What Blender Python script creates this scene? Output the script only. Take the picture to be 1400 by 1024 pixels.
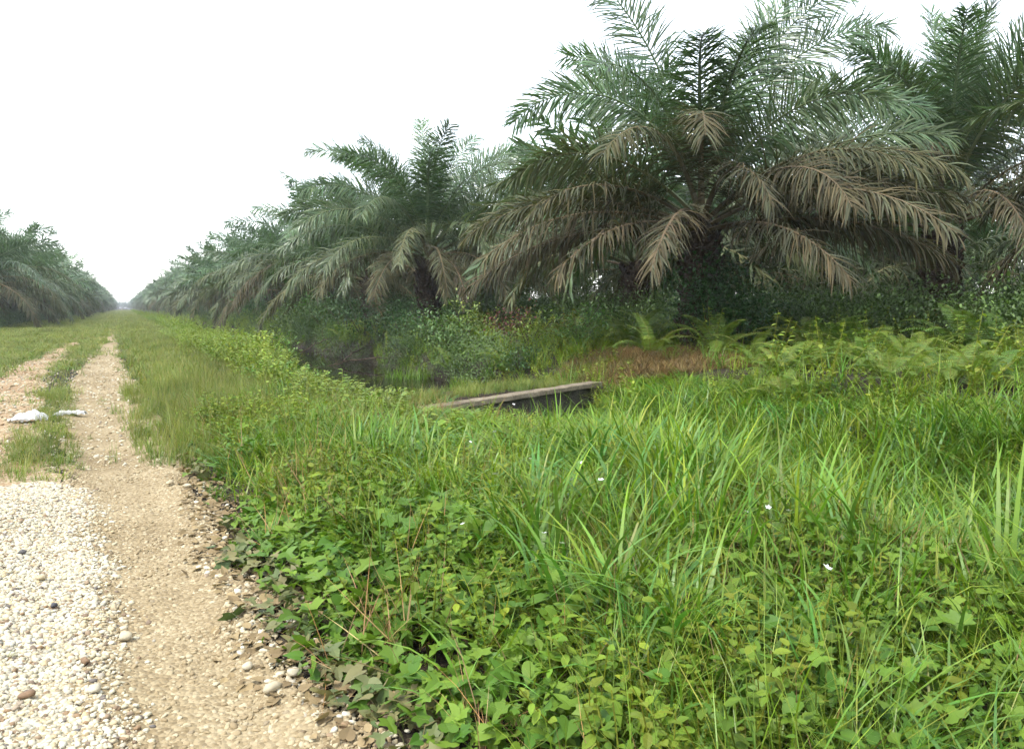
import bpy, math, random
import numpy as np
from mathutils import Vector, Matrix

# ------------------------------------------------------------------ scene, camera, light
for o in list(bpy.data.objects):
    bpy.data.objects.remove(o)
scene = bpy.context.scene
COL = scene.collection
F_PX, IMG_W = 1100.0, 1400.0
PITCH = math.atan(92 / F_PX)
YAW = math.atan(532 / (F_PX * math.cos(PITCH) + 92 * math.sin(PITCH)))
CAM_H = 1.6
cam_data = bpy.data.cameras.new('camera')
cam_data.sensor_fit = 'HORIZONTAL'
cam_data.sensor_width = 36.0
cam_data.lens = F_PX / IMG_W * 36.0
cam_data.clip_start = 0.05
cam_data.clip_end = 6000
cam = bpy.data.objects.new('camera', cam_data)
COL.objects.link(cam)
cam.location = (0, 0, CAM_H)
cam.rotation_euler = (math.pi / 2 - PITCH, 0, -YAW)
scene.camera = cam

SUN_EL, SUN_AZ = math.radians(62), math.radians(250)   # azimuth clockwise from +Y
SUN_STRENGTH, SKY_STRENGTH, EXPOSURE = 1.3, 0.15, 1.95
world = bpy.data.worlds.new('World')
scene.world = world
world.use_nodes = True
wn, wl = world.node_tree.nodes, world.node_tree.links
wn.clear()
w_out = wn.new('ShaderNodeOutputWorld')
w_bg = wn.new('ShaderNodeBackground')
w_sky = wn.new('ShaderNodeTexSky')
w_sky.sky_type = 'NISHITA'
w_sky.sun_disc = False
w_sky.sun_elevation = SUN_EL
w_sky.sun_rotation = SUN_AZ
w_sky.air_density = 1.0
w_sky.dust_density = 0.6
w_sky.ozone_density = 1.0
w_hsv = wn.new('ShaderNodeHueSaturation')
w_hsv.inputs['Saturation'].default_value = 0.35
w_hsv.inputs['Value'].default_value = 1.0
w_bg.inputs['Strength'].default_value = SKY_STRENGTH
wl.new(w_sky.outputs[0], w_hsv.inputs['Color'])
wl.new(w_hsv.outputs[0], w_bg.inputs['Color'])
wl.new(w_bg.outputs[0], w_out.inputs['Surface'])
sun_data = bpy.data.lights.new('sun', 'SUN')
sun_data.energy = SUN_STRENGTH
sun_data.angle = math.radians(14)
sun_data.color = (1.0, 0.96, 0.88)
sun = bpy.data.objects.new('sun', sun_data)
COL.objects.link(sun)
sun_dir = Vector((math.sin(SUN_AZ) * math.cos(SUN_EL), math.cos(SUN_AZ) * math.cos(SUN_EL), math.sin(SUN_EL)))
sun.rotation_euler = sun_dir.to_track_quat('Z', 'Y').to_euler()
sun.location = (0, 0, 40)
scene.view_settings.view_transform = 'Standard'
scene.view_settings.look = 'None'
scene.view_settings.gamma = 1.0
scene.view_settings.use_curve_mapping = False
scene.view_settings.exposure = EXPOSURE
scene.render.engine = 'CYCLES'
scene.cycles.max_bounces = 4
scene.cycles.diffuse_bounces = 2
scene.cycles.glossy_bounces = 1
scene.cycles.transmission_bounces = 2
scene.cycles.volume_bounces = 0
scene.cycles.use_adaptive_sampling = True
scene.cycles.adaptive_threshold = 0.03
scene.cycles.caustics_reflective = False
scene.cycles.caustics_refractive = False

HAZE_DENSITY = 0.0005
rng = np.random.default_rng(7)
random.seed(7)

# ------------------------------------------------------------------ helpers
def sstep(a, b, x):
    t = np.clip((np.asarray(x, float) - a) / (b - a), 0, 1)
    return t * t * (3 - 2 * t)

_perm = np.random.default_rng(3).random((256, 256))
def vnoise(x, y):
    x = np.asarray(x, float); y = np.asarray(y, float)
    xi = np.floor(x).astype(int); yi = np.floor(y).astype(int)
    fx = x - xi; fy = y - yi
    fx = fx * fx * (3 - 2 * fx); fy = fy * fy * (3 - 2 * fy)
    a = _perm[xi & 255, yi & 255]; b = _perm[(xi + 1) & 255, yi & 255]
    c = _perm[xi & 255, (yi + 1) & 255]; d = _perm[(xi + 1) & 255, (yi + 1) & 255]
    return (a * (1 - fx) + b * fx) * (1 - fy) + (c * (1 - fx) + d * fx) * fy
def fbm(x, y, n=3):
    s, a, t = 0.0, 1.0, 0.0
    for i in range(n):
        s = s + a * vnoise(np.asarray(x) * 2 ** i + 17.3 * i, np.asarray(y) * 2 ** i + 5.1 * i); t += a; a *= 0.5
    return s / t            # 0..1

class MB:
    def __init__(self):
        self.v, self.f, self.t = [], [], []
    def add(self, verts, faces, tint=(1, 1, 1)):
        n = len(self.v)
        self.v.extend([tuple(map(float, q)) for q in verts])
        self.f.extend([tuple(n + i for i in q) for q in faces])
        if len(tint) and not isinstance(tint[0], (tuple, list)):
            tint = [tint] * len(verts)
        self.t.extend(tint)
    def mesh(self, name, mat, smooth=False):
        me = bpy.data.meshes.new(name)
        me.from_pydata(self.v, [], self.f)
        ca = me.color_attributes.new('tint', 'FLOAT_COLOR', 'POINT')
        arr = np.ones((len(self.v), 4)); arr[:, :3] = np.array(self.t).reshape(-1, 3)
        ca.data.foreach_set('color', arr.ravel())
        if smooth:
            me.polygons.foreach_set('use_smooth', [True] * len(me.polygons))
        me.materials.append(mat)
        me.update()
        return me

def link(name, me, parent=None, loc=(0, 0, 0), rot=(0, 0, 0), scl=1.0):
    o = bpy.data.objects.new(name, me)
    COL.objects.link(o)
    o.location = loc; o.rotation_euler = rot
    o.scale = (scl, scl, scl) if np.isscalar(scl) else scl
    if parent is not None:
        o.parent = parent
    return o
def tag(o, label=None, cat=None, group=None, kind=None):
    if label: o['label'] = label
    if cat: o['category'] = cat
    if group: o['group'] = group
    if kind: o['kind'] = kind
    return o

def nodes_of(name):
    m = bpy.data.materials.new(name); m.use_nodes = True
    n, l = m.node_tree.nodes, m.node_tree.links
    n.clear()
    out = n.new('ShaderNodeOutputMaterial')
    return m, n, l, out

def leaf_material(name, c1, c2, rough=0.45, trans=0.25, spec=0.4, obj_color=False, tr_tint=(1.1, 1.25, 0.5), mottle=0.25, mscale=6.0):
    m, n, l, out = nodes_of(name)
    att = n.new('ShaderNodeAttribute'); att.attribute_name = 'tint'
    oi = n.new('ShaderNodeObjectInfo')
    if obj_color:
        base = oi.outputs['Color']
    else:
        mx = n.new('ShaderNodeMix'); mx.data_type = 'RGBA'
        mx.inputs['A'].default_value = (*c1, 1); mx.inputs['B'].default_value = (*c2, 1)
        l.new(oi.outputs['Random'], mx.inputs['Factor'])
        base = mx.outputs['Result']
    mul = n.new('ShaderNodeMix'); mul.data_type = 'RGBA'; mul.blend_type = 'MULTIPLY'
    mul.inputs['Factor'].default_value = 1.0
    l.new(base, mul.inputs['A']); l.new(att.outputs['Color'], mul.inputs['B'])
    geo = n.new('ShaderNodeNewGeometry')
    noi = n.new('ShaderNodeTexNoise'); noi.inputs['Scale'].default_value = mscale; noi.inputs['Detail'].default_value = 3
    l.new(geo.outputs['Position'], noi.inputs['Vector'])
    mr = n.new('ShaderNodeMapRange'); mr.inputs['From Min'].default_value = 0.3; mr.inputs['From Max'].default_value = 0.7
    mr.inputs['To Min'].default_value = 1 - mottle; mr.inputs['To Max'].default_value = 1 + mottle
    l.new(noi.outputs['Fac'], mr.inputs['Value'])
    sc = n.new('ShaderNodeVectorMath'); sc.operation = 'SCALE'
    l.new(mul.outputs['Result'], sc.inputs[0]); l.new(mr.outputs['Result'], sc.inputs['Scale'])
    p = n.new('ShaderNodeBsdfPrincipled')
    p.inputs['Roughness'].default_value = rough
    p.inputs['Specular IOR Level'].default_value = spec
    l.new(sc.outputs[0], p.inputs['Base Color'])
    if obj_color:          # dry brown fronds lose their gloss
        se = n.new('ShaderNodeSeparateColor'); l.new(mul.outputs['Result'], se.inputs[0])
        df = n.new('ShaderNodeMath'); df.operation = 'SUBTRACT'; l.new(se.outputs[0], df.inputs[0]); l.new(se.outputs[1], df.inputs[1])
        for sock, lo, hi in (('Roughness', rough, .85), ('Specular IOR Level', spec, .08)):
            q = n.new('ShaderNodeMapRange'); q.inputs['From Min'].default_value = -.05; q.inputs['From Max'].default_value = .012
            q.inputs['To Min'].default_value = lo; q.inputs['To Max'].default_value = hi
            l.new(df.outputs[0], q.inputs['Value']); l.new(q.outputs[0], p.inputs[sock])
    t = n.new('ShaderNodeBsdfTranslucent')
    tm = n.new('ShaderNodeVectorMath'); tm.operation = 'MULTIPLY'; tm.inputs[1].default_value = tr_tint
    l.new(sc.outputs[0], tm.inputs[0]); l.new(tm.outputs[0], t.inputs['Color'])
    ms = n.new('ShaderNodeMixShader'); ms.inputs['Fac'].default_value = trans
    l.new(p.outputs[0], ms.inputs[1]); l.new(t.outputs[0], ms.inputs[2])
    l.new(ms.outputs[0], out.inputs['Surface'])
    return m

def ground_material(name, cols, scale, bump=0.4, rough=0.95, fine=60.0):
    """cols: list of (pos, rgb) for a colour ramp driven by layered noise"""
    m, n, l, out = nodes_of(name)
    geo = n.new('ShaderNodeNewGeometry')
    a = n.new('ShaderNodeTexNoise'); a.inputs['Scale'].default_value = scale; a.inputs['Detail'].default_value = 8; a.inputs['Roughness'].default_value = 0.65
    b = n.new('ShaderNodeTexVoronoi'); b.inputs['Scale'].default_value = fine
    l.new(geo.outputs['Position'], a.inputs['Vector']); l.new(geo.outputs['Position'], b.inputs['Vector'])
    sep = n.new('ShaderNodeSeparateColor'); l.new(b.outputs['Color'], sep.inputs[0])
    mm = n.new('ShaderNodeMath'); mm.operation = 'MULTIPLY_ADD'; mm.inputs[1].default_value = 0.35; 
    l.new(sep.outputs[0], mm.inputs[0])
    sub = n.new('ShaderNodeMath'); sub.operation = 'SUBTRACT'; sub.inputs[1].default_value = 0.175
    l.new(a.outputs['Fac'], sub.inputs[0]); l.new(sub.outputs[0], mm.inputs[2])
    r = n.new('ShaderNodeValToRGB')
    while len(r.color_ramp.elements) < len(cols):
        r.color_ramp.elements.new(0.5)
    for e, (pos, c) in zip(r.color_ramp.elements, cols):
        e.position = pos; e.color = (*c, 1)
    l.new(mm.outputs[0], r.inputs[0])
    p = n.new('ShaderNodeBsdfPrincipled'); p.inputs['Roughness'].default_value = rough
    p.inputs['Specular IOR Level'].default_value = 0.15
    l.new(r.outputs[0], p.inputs['Base Color'])
    bp = n.new('ShaderNodeBump'); bp.inputs['Strength'].default_value = bump; bp.inputs['Distance'].default_value = 0.03
    hm = n.new('ShaderNodeMath'); hm.operation = 'SUBTRACT'
    l.new(a.outputs['Fac'], hm.inputs[0]); l.new(b.outputs['Distance'], hm.inputs[1])
    l.new(hm.outputs[0], bp.inputs['Height']); l.new(bp.outputs[0], p.inputs['Normal'])
    l.new(p.outputs[0], out.inputs['Surface'])
    return m

def stone_material(name, cols, rough=0.8):
    m, n, l, out = nodes_of(name)
    oi = n.new('ShaderNodeObjectInfo')
    r = n.new('ShaderNodeValToRGB'); r.color_ramp.interpolation = 'LINEAR'
    while len(r.color_ramp.elements) < len(cols):
        r.color_ramp.elements.new(0.5)
    for e, (pos, c) in zip(r.color_ramp.elements, cols):
        e.position = pos; e.color = (*c, 1)
    l.new(oi.outputs['Random'], r.inputs[0])
    tc = n.new('ShaderNodeTexCoord')
    a = n.new('ShaderNodeTexNoise'); a.inputs['Scale'].default_value = 3.0; a.inputs['Detail'].default_value = 6
    l.new(tc.outputs['Object'], a.inputs['Vector'])
    mr = n.new('ShaderNodeMapRange'); mr.inputs['To Min'].default_value = 0.72; mr.inputs['To Max'].default_value = 1.2
    l.new(a.outputs['Fac'], mr.inputs['Value'])
    sc = n.new('ShaderNodeVectorMath'); sc.operation = 'SCALE'
    l.new(r.outputs[0], sc.inputs[0]); l.new(mr.outputs[0], sc.inputs['Scale'])
    p = n.new('ShaderNodeBsdfPrincipled'); p.inputs['Roughness'].default_value = rough; p.inputs['Specular IOR Level'].default_value = 0.25
    l.new(sc.outputs[0], p.inputs['Base Color'])
    l.new(p.outputs[0], out.inputs['Surface'])
    return m

# ------------------------------------------------------------------ terrain shape
TY = np.array([0.0, 2.8, 4.2, 5.8, 7.9, 9.5, 11.5, 15, 20, 33, 66, 120, 900])
TL = np.array([-.10, -.10, -.16, -.26, -.37, -.58, -.76, -.95, -1.04, -.96, -1.02, -1.05, -1.05])
TR = np.array([.74, .60, .47, .41, .34, .20, .16, .22, -.08, -.26, -.42, -.45, -.45])
RY = np.array([8.0, 9.5, 11, 13, 15, 18, 22, 30, 45, 80, 120, 900])
RL = np.array([-3.5, -3.4, -3.2, -3.2, -3.2, -3.1, -2.7, -2.4, -2.3, -2.2, -2.2, -2.2])
RR = np.array([-1.35, -1.35, -1.25, -1.15, -1.2, -1.40, -1.55, -1.7, -1.75, -1.75, -1.8, -1.8])
def track_l(y): return np.interp(y, TY, TL) + 0.12 * (vnoise(y * 1.3, 3.0) - .5) + 0.08 * (vnoise(np.asarray(y) * 4.1, 9.0) - .5)
def track_r(y): return np.interp(y, TY, TR) + 0.16 * (vnoise(y * 1.1, 21.0) - .5) + 0.10 * (vnoise(np.asarray(y) * 4.7, 29.0) - .5)
def rut_l(y): return np.interp(y, RY, RL) + 0.3 * (vnoise(np.asarray(y) * 0.7, 41.0) - .5)
def rut_r(y): return np.interp(y, RY, RR) + 0.3 * (vnoise(np.asarray(y) * 0.8, 47.0) - .5)
BR_A, BR_B = np.array([3.95, 11.34]), np.array([7.75, 12.49])
br_u = (BR_B - BR_A) / np.linalg.norm(BR_B - BR_A)
br_n = np.array([-br_u[1], br_u[0]])
WATER_Z = -0.40
def height(x, y):
    x = np.asarray(x, float); y = np.asarray(y, float)
    s = (x - BR_A[0]) * br_n[0] + (y - BR_A[1]) * br_n[1]          # distance beyond the head wall
    xc = 6.0 - .15 * sstep(15, 18, y) + 0.35 * (vnoise(y * 0.11, 1.7) - .5) * sstep(14, 20, y)
    d = np.abs(x - xc)
    hw = 2.05 + .40 * sstep(15, 18, y) + 0.5 * (vnoise(y * 0.35, 8.0) - .5)
    can = 1 - sstep(hw - 1.3, hw + 0.15, d)
    depth = np.where(s < 0.0, 0.62, 1.25)
    fill = sstep(0.02, 0.10, s) * (1 - sstep(1.3, 2.5, s))
    z = -can * depth * (1 - fill)
    z = z + 0.13 * fill * can
    far = sstep(7.4, 9.6, x)
    z = z + far * (0.55 + 0.22 * (fbm(x * .5, y * .5) - .5))
    grassy = sstep(0.2, 1.4, x - np.interp(y, TY, TR)) * (1 - far) * (1 - .8 * sstep(2.6, 3.4, x) * sstep(11, 14, y))
    z = z + grassy * (0.05 + 0.14 * (fbm(x * .9 + 4, y * .9) - .5))
    left = sstep(0.0, 1.2, np.interp(y, TY, TL) - x)
    z = z + left * 0.08 * (fbm(x * .6, y * .35 + 9) - .5)
    # heap of pale gravel in the left foreground
    hump = sstep(0.05, 0.6, np.interp(y, TY, TL) - x) * (1 - sstep(7.2, 8.5, y))
    z = z + 0.075 * hump
    # worn hollows of the tracks
    c = 0.5 * (np.interp(y, TY, TL) + np.interp(y, TY, TR)); w = 0.5 * (np.interp(y, TY, TR) - np.interp(y, TY, TL))
    z = z - 0.04 * (1 - sstep(0.4 * w, 1.2 * w, np.abs(x - c)))
    z = z + 0.025 * (fbm(x * 2.2, y * 2.2) - .5)
    return z

# ------------------------------------------------------------------ materials
M = {}
M['soil'] = ground_material('soil', [(0.25, (.012, .010, .007)), (0.5, (.026, .021, .014)), (0.75, (.05, .039, .024))], 1.4)
M['sand'] = ground_material('sandy_dirt', [(0.2, (.155, .115, .062)), (0.45, (.235, .182, .102)), (0.65, (.30, .242, .145)), (0.85, (.385, .325, .21))], 0.9, bump=0.5, fine=45.0)
M['pale'] = ground_material('pale_gravel_bed', [(0.2, (.26, .215, .135)), (0.5, (.37, .32, .215)), (0.8, (.45, .40, .30))], 1.6, bump=0.6, fine=40.0)
M['reddirt'] = ground_material('red_dirt', [(0.2, (.18, .10, .05)), (0.45, (.26, .175, .095)), (0.62, (.34, .26, .16)), (0.8, (.42, .35, .24))], 0.8, bump=0.5, fine=40.0)
M['pebble_white'] = stone_material('pale_pebble', [(0.0, (.50, .47, .36)), (0.3, (.43, .385, .255)), (0.55, (.51, .49, .40)), (0.72, (.43, .34, .19)), (0.86, (.33, .31, .25)), (0.95, (.23, .15, .08)), (1.0, (.12, .11, .10))])
M['pebble_tan'] = stone_material('tan_pebble', [(0.0, (.295, .23, .13)), (0.4, (.235, .178, .098)), (0.7, (.335, .275, .165)), (0.9, (.42, .362, .24)), (1.0, (.16, .118, .068))])
M['stone_dark'] = stone_material('dark_stone', [(0, (.045, .045, .05)), (1, (.09, .085, .08))], 0.6)
M['stone_rust'] = stone_material('rust_stone', [(0, (.15, .085, .05)), (1, (.22, .15, .085))], 0.7)
M['stone_pale'] = stone_material('pale_stone', [(0, (.42, .39, .30)), (1, (.38, .31, .19))], 0.7)
M['frond'] = leaf_material('palm_frond', None, None, rough=0.32, trans=0.22, spec=0.55, obj_color=True, tr_tint=(1.1, 1.3, .6), mottle=.22, mscale=1.5)
M['crown'] = leaf_material('palm_crown', None, None, rough=0.36, trans=0.18, spec=0.5, obj_color=True, tr_tint=(1.1, 1.3, .6), mottle=.25, mscale=.4)
M['vine'] = leaf_material('vine_leaf', (.055, .130, .014), (.135, .215, .022), rough=.5, trans=.22, spec=.22, mottle=.2, mscale=2.5)
M['vine_old'] = leaf_material('vine_leaf_edge', (.065, .105, .03), (.16, .14, .055), rough=.55, trans=.15, spec=.3)
M['tall'] = leaf_material('tall_grass', (.065, .165, .016), (.150, .240, .024), rough=.42, trans=.32, spec=.35, mottle=.25, mscale=2.0)
M['short'] = leaf_material('short_grass', (.080, .150, .034), (.155, .205, .055), rough=.55, trans=.3, spec=.25, mottle=.35, mscale=.8)
M['herb'] = leaf_material('herb_leaf', (.075, .155, .015), (.16, .23, .022), rough=.55, trans=.3, spec=.2, mottle=.25, mscale=1.2)
M['dry'] = leaf_material('dry_stalk', (.16, .115, .06), (.29, .22, .115), rough=.8, trans=.1, spec=.15)
M['fern'] = leaf_material('fern_leaf', (.065, .135, .022), (.14, .19, .03), rough=.5, trans=.3, spec=.3)
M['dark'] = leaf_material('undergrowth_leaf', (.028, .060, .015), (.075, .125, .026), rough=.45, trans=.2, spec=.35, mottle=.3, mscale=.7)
M['shrub'] = leaf_material('shrub_leaf', None, None, rough=.42, trans=.25, spec=.4, obj_color=True)
M['thatch'] = leaf_material('dry_thatch', (.095, .074, .036), (.16, .13, .060), rough=.9, trans=.1, spec=.1)
M['wood'] = ground_material('bark', [(0.2, (.03, .022, .016)), (0.6, (.075, .055, .04)), (0.9, (.13, .10, .07))], 9, bump=0.9, fine=25.)
M['trunk'] = ground_material('palm_trunk', [(0.2, (.02, .015, .011)), (0.6, (.055, .04, .028)), (0.9, (.10, .075, .05))], 6, bump=0.9, fine=18.)
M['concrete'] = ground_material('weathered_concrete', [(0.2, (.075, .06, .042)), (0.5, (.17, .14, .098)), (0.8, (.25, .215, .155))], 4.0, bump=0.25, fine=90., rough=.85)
M['concrete_dark'] = ground_material('stained_shaded_concrete', [(0.2, (.02, .018, .014)), (0.5, (.05, .045, .035)), (0.8, (.10, .09, .07))], 3.0, bump=0.3, fine=70., rough=.8)  # stained concrete, colour darkened further to read as the shaded gap below the coping
def plain(name, col, rough=.6, spec=.3, trans=0):
    m, n, l, out = nodes_of(name)
    p = n.new('ShaderNodeBsdfPrincipled')
    a = n.new('ShaderNodeTexNoise'); a.inputs['Scale'].default_value = 14; a.inputs['Detail'].default_value = 5
    g = n.new('ShaderNodeNewGeometry'); l.new(g.outputs['Position'], a.inputs['Vector'])
    r = n.new('ShaderNodeMix'); r.data_type = 'RGBA'
    r.inputs['A'].default_value = (*[c * .8 for c in col], 1); r.inputs['B'].default_value = (*[min(1, c * 1.1) for c in col], 1)
    l.new(a.outputs['Fac'], r.inputs['Factor']); l.new(r.outputs['Result'], p.inputs['Base Color'])
    p.inputs['Roughness'].default_value = rough; p.inputs['Specular IOR Level'].default_value = spec
    l.new(p.outputs[0], out.inputs['Surface'])
    return m
M['plastic'] = plain('white_plastic', (.42, .42, .40), .35, .4)
M['petal'] = plain('white_petal', (.82, .82, .8), .6)
m, n, l, out = nodes_of('canal_water')
p = n.new('ShaderNodeBsdfPrincipled'); p.inputs['Base Color'].default_value = (.012, .011, .007, 1); p.inputs['Roughness'].default_value = .03; p.inputs['IOR'].default_value = 1.2
g = n.new('ShaderNodeNewGeometry'); a = n.new('ShaderNodeTexNoise'); a.inputs['Scale'].default_value = 2.2
l.new(g.outputs['Position'], a.inputs['Vector'])
b = n.new('ShaderNodeBump'); b.inputs['Strength'].default_value = .08; b.inputs['Distance'].default_value = .03
l.new(a.outputs['Fac'], b.inputs['Height']); l.new(b.outputs[0], p.inputs['Normal']); l.new(p.outputs[0], out.inputs['Surface'])
M['water'] = m

# ------------------------------------------------------------------ structure: ground, tracks, water
def graded(lo, hi, fine_lo, fine_hi, step, grow=1.18):
    a = list(np.arange(fine_lo, fine_hi + 1e-6, step))
    s, v = step, a[-1]
    while v < hi:
        s *= grow; v += s; a.append(min(v, hi))
    s, v = step, a[0]; b = []
    while v > lo:
        s *= grow; v -= s; b.append(max(v, lo))
    return np.array(b[::-1] + a)
def grid_mesh(name, xs, ys, zf, mat):
    X, Y = np.meshgrid(xs, ys); Z = zf(X, Y)
    V = np.stack([X, Y, Z], -1).reshape(-1, 3)
    nx, ny = len(xs), len(ys)
    i = np.arange(nx - 1)[None, :] + nx * np.arange(ny - 1)[:, None]
    Fc = np.stack([i, i + 1, i + 1 + nx, i + nx], -1).reshape(-1, 4)
    me = bpy.data.meshes.new(name)
    me.from_pydata(V.tolist(), [], Fc.tolist())
    me.polygons.foreach_set('use_smooth', [True] * len(me.polygons))
    me.materials.append(mat)
    return me
xs = graded(-900, 900, -4.0, 14.0, 0.13, 1.2)
ys = graded(-60, 2600, 1.0, 32.0, 0.14, 1.06)
tag(link('ground', grid_mesh('ground', xs, ys, height, M['soil'])), 'dark soil under the grass and the palms', 'ground', kind='structure')

def strip_mesh(name, ys, lf, rf, mat, lift=0.012, n=14, edge=0.06):
    V, Fc = [], []
    for y in ys:
        xl, xr = float(lf(y)), float(rf(y))
        for k in range(n):
            t = k / (n - 1)
            x = xl + (xr - xl) * t
            z = float(height(x, y)) + lift + 0.012 * (float(vnoise(x * 9, y * 9)) - .5)
            if k in (0, n - 1): z -= edge
            V.append((x, y, z))
    for j in range(len(ys) - 1):
        for k in range(n - 1):
            a = j * n + k
            Fc.append((a, a + 1, a + 1 + n, a + n))
    me = bpy.data.meshes.new(name); me.from_pydata(V, [], Fc)
    me.polygons.foreach_set('use_smooth', [True] * len(me.polygons))
    me.materials.append(mat)
    return me
yt = graded(0.2, 700, 0.2, 34, 0.16, 1.05)
tag(link('dirt_track', strip_mesh('dirt_track', yt, lambda y: track_l(y) - .1, lambda y: track_r(y) + .12 + float(np.interp(y, [7, 9, 18, 30], [0, .2, .16, 0])), M['sand'])),
    'narrow worn tan gravel wheel track running straight to the horizon', 'track', kind='structure')
yr = graded(7.7, 600, 7.7, 34, 0.18, 1.05)
tag(link('dirt_track', strip_mesh('dirt_track', yr, lambda y: rut_l(y) - .1, lambda y: max(float(rut_r(y)), float(track_l(y)) - float(np.interp(y, [7, 13, 17, 22], [-.08, 0, .2, 6]))), M['reddirt'], lift=.006)),
    'reddish dirt wheel rut at the left, half overgrown with grass', 'track', kind='structure')
def gbed_end(x): return 8.0 + 0.5 * (float(vnoise(x * 2.1, 4.4)) - .5)
gy = np.arange(0.2, 8.3, 0.12)
tag(link('gravel_bed', strip_mesh('gravel_bed', gy, lambda y: -4.0, lambda y: track_l(y) + .06, M['pale'], lift=0.012, n=30)),
    'bed of pale cream gravel spread beside the track', 'gravel', kind='structure')
wy = np.arange(11.0, 420, 4.0)
wm = bpy.data.meshes.new('canal_water')
wm.from_pydata([(3.0, 13.2, WATER_Z), (9.2, 13.2, WATER_Z), (9.2, 700, WATER_Z), (3.0, 700, WATER_Z)], [], [(0, 1, 2, 3)])
wm.materials.append(M['water'])
tag(link('canal_water', wm), 'dark still water of the drainage canal below the palms', 'water', kind='structure')

# ------------------------------------------------------------------ scatter by geometry nodes (only for uncountable stuff)
def scatter(name, variants, pts, rot, scl, idx, label, cat, parent=None):
    src = bpy.data.collections.new(name + '_source')
    for i, me in enumerate(variants):
        src.objects.link(bpy.data.objects.new('%s_piece_%02d' % (name, i), me))
    me = bpy.data.meshes.new(name)
    me.from_pydata(np.asarray(pts).tolist(), [], [])
    a = me.attributes.new('rot', 'FLOAT_VECTOR', 'POINT'); a.data.foreach_set('vector', np.asarray(rot, float).ravel())
    scl = np.asarray(scl, float)
    if scl.ndim == 1: scl = np.repeat(scl[:, None], 3, 1)
    a = me.attributes.new('scl', 'FLOAT_VECTOR', 'POINT'); a.data.foreach_set('vector', scl.ravel())
    a = me.attributes.new('idx', 'INT', 'POINT'); a.data.foreach_set('value', np.asarray(idx, int).ravel())
    o = link(name, me, parent)
    ng = bpy.data.node_groups.new(name + '_scatter', 'GeometryNodeTree')
    ng.interface.new_socket('Geometry', in_out='INPUT', socket_type='NodeSocketGeometry')
    ng.interface.new_socket('Geometry', in_out='OUTPUT', socket_type='NodeSocketGeometry')
    N, L = ng.nodes, ng.links
    gi, go = N.new('NodeGroupInput'), N.new('NodeGroupOutput')
    ci = N.new('GeometryNodeCollectionInfo')
    ci.inputs['Collection'].default_value = src
    ci.inputs['Separate Children'].default_value = True
    ci.inputs['Reset Children'].default_value = True
    iop = N.new('GeometryNodeInstanceOnPoints')
    iop.inputs['Pick Instance'].default_value = True
    def attr(nm, ty):
        q = N.new('GeometryNodeInputNamedAttribute'); q.data_type = ty; q.inputs['Name'].default_value = nm
        return q.outputs['Attribute']
    L.new(gi.outputs[0], iop.inputs['Points'])
    L.new(ci.outputs[0], iop.inputs['Instance'])
    L.new(attr('idx', 'INT'), iop.inputs['Instance Index'])
    e2r = N.new('FunctionNodeEulerToRotation')
    L.new(attr('rot', 'FLOAT_VECTOR'), e2r.inputs[0])
    L.new(e2r.outputs[0], iop.inputs['Rotation'])
    L.new(attr('scl', 'FLOAT_VECTOR'), iop.inputs['Scale'])
    L.new(iop.outputs[0], go.inputs[0])
    md = o.modifiers.new('scatter', 'NODES'); md.node_group = ng
    tag(o, label, None if parent else cat, kind='stuff')
    return o

def wedge(r0, r1, density, a0=-11.0, a1=66.0, seed=0):
    """random points in the visible wedge, per square metre"""
    g = np.random.default_rng(seed)
    area = 0.5 * math.radians(a1 - a0) * (r1 * r1 - r0 * r0)
    k = int(area * density)
    r = np.sqrt(g.random(k) * (r1 * r1 - r0 * r0) + r0 * r0)
    th = np.radians(a0 + (a1 - a0) * g.random(k))
    return r * np.sin(th), r * np.cos(th), g

def on_track(x, y, grow=0.0):
    return (x > np.asarray(track_l(y)) - grow) & (x < np.asarray(track_r(y)) + grow)
def on_rut(x, y, grow=0.0):
    return (y > 9.6) & (x > np.asarray(rut_l(y)) - grow) & (x < np.asarray(rut_r(y)) + grow)
def on_gravel(x, y, grow=0.0):
    return (x < np.asarray(track_l(y)) + .1) & (y < 8.0 + 0.5 * (vnoise(x * 2.1, 4.4) - .5) + grow)
def in_canal(x, y):
    s = (x - BR_A[0]) * br_n[0] + (y - BR_A[1]) * br_n[1]
    return (s > 2.2) & (height(x, y) < WATER_Z + .08)

CAP_A = np.radians([-20, 8.5, 10.5, 18.5, 19.5, 32, 36, 70])
CAP_T = np.array([.0, .03, .072, .118, .136, .112, .080, .055])
def low_growth(x, y, tall):
    """vertical scale that keeps the verge plants as low as they grow in front of the water and the head wall"""
    s = (x - BR_A[0]) * br_n[0] + (y - BR_A[1]) * br_n[1]
    r = np.hypot(x, y)
    top = CAM_H - r * np.interp(np.arctan2(x, y), CAP_A, CAP_T) - height(x, y)
    k = np.clip(top / tall, .22, 1.0)
    return np.where(((s < 0) | (x < 6.0)) & (r > 3), k, 1.0)

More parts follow.
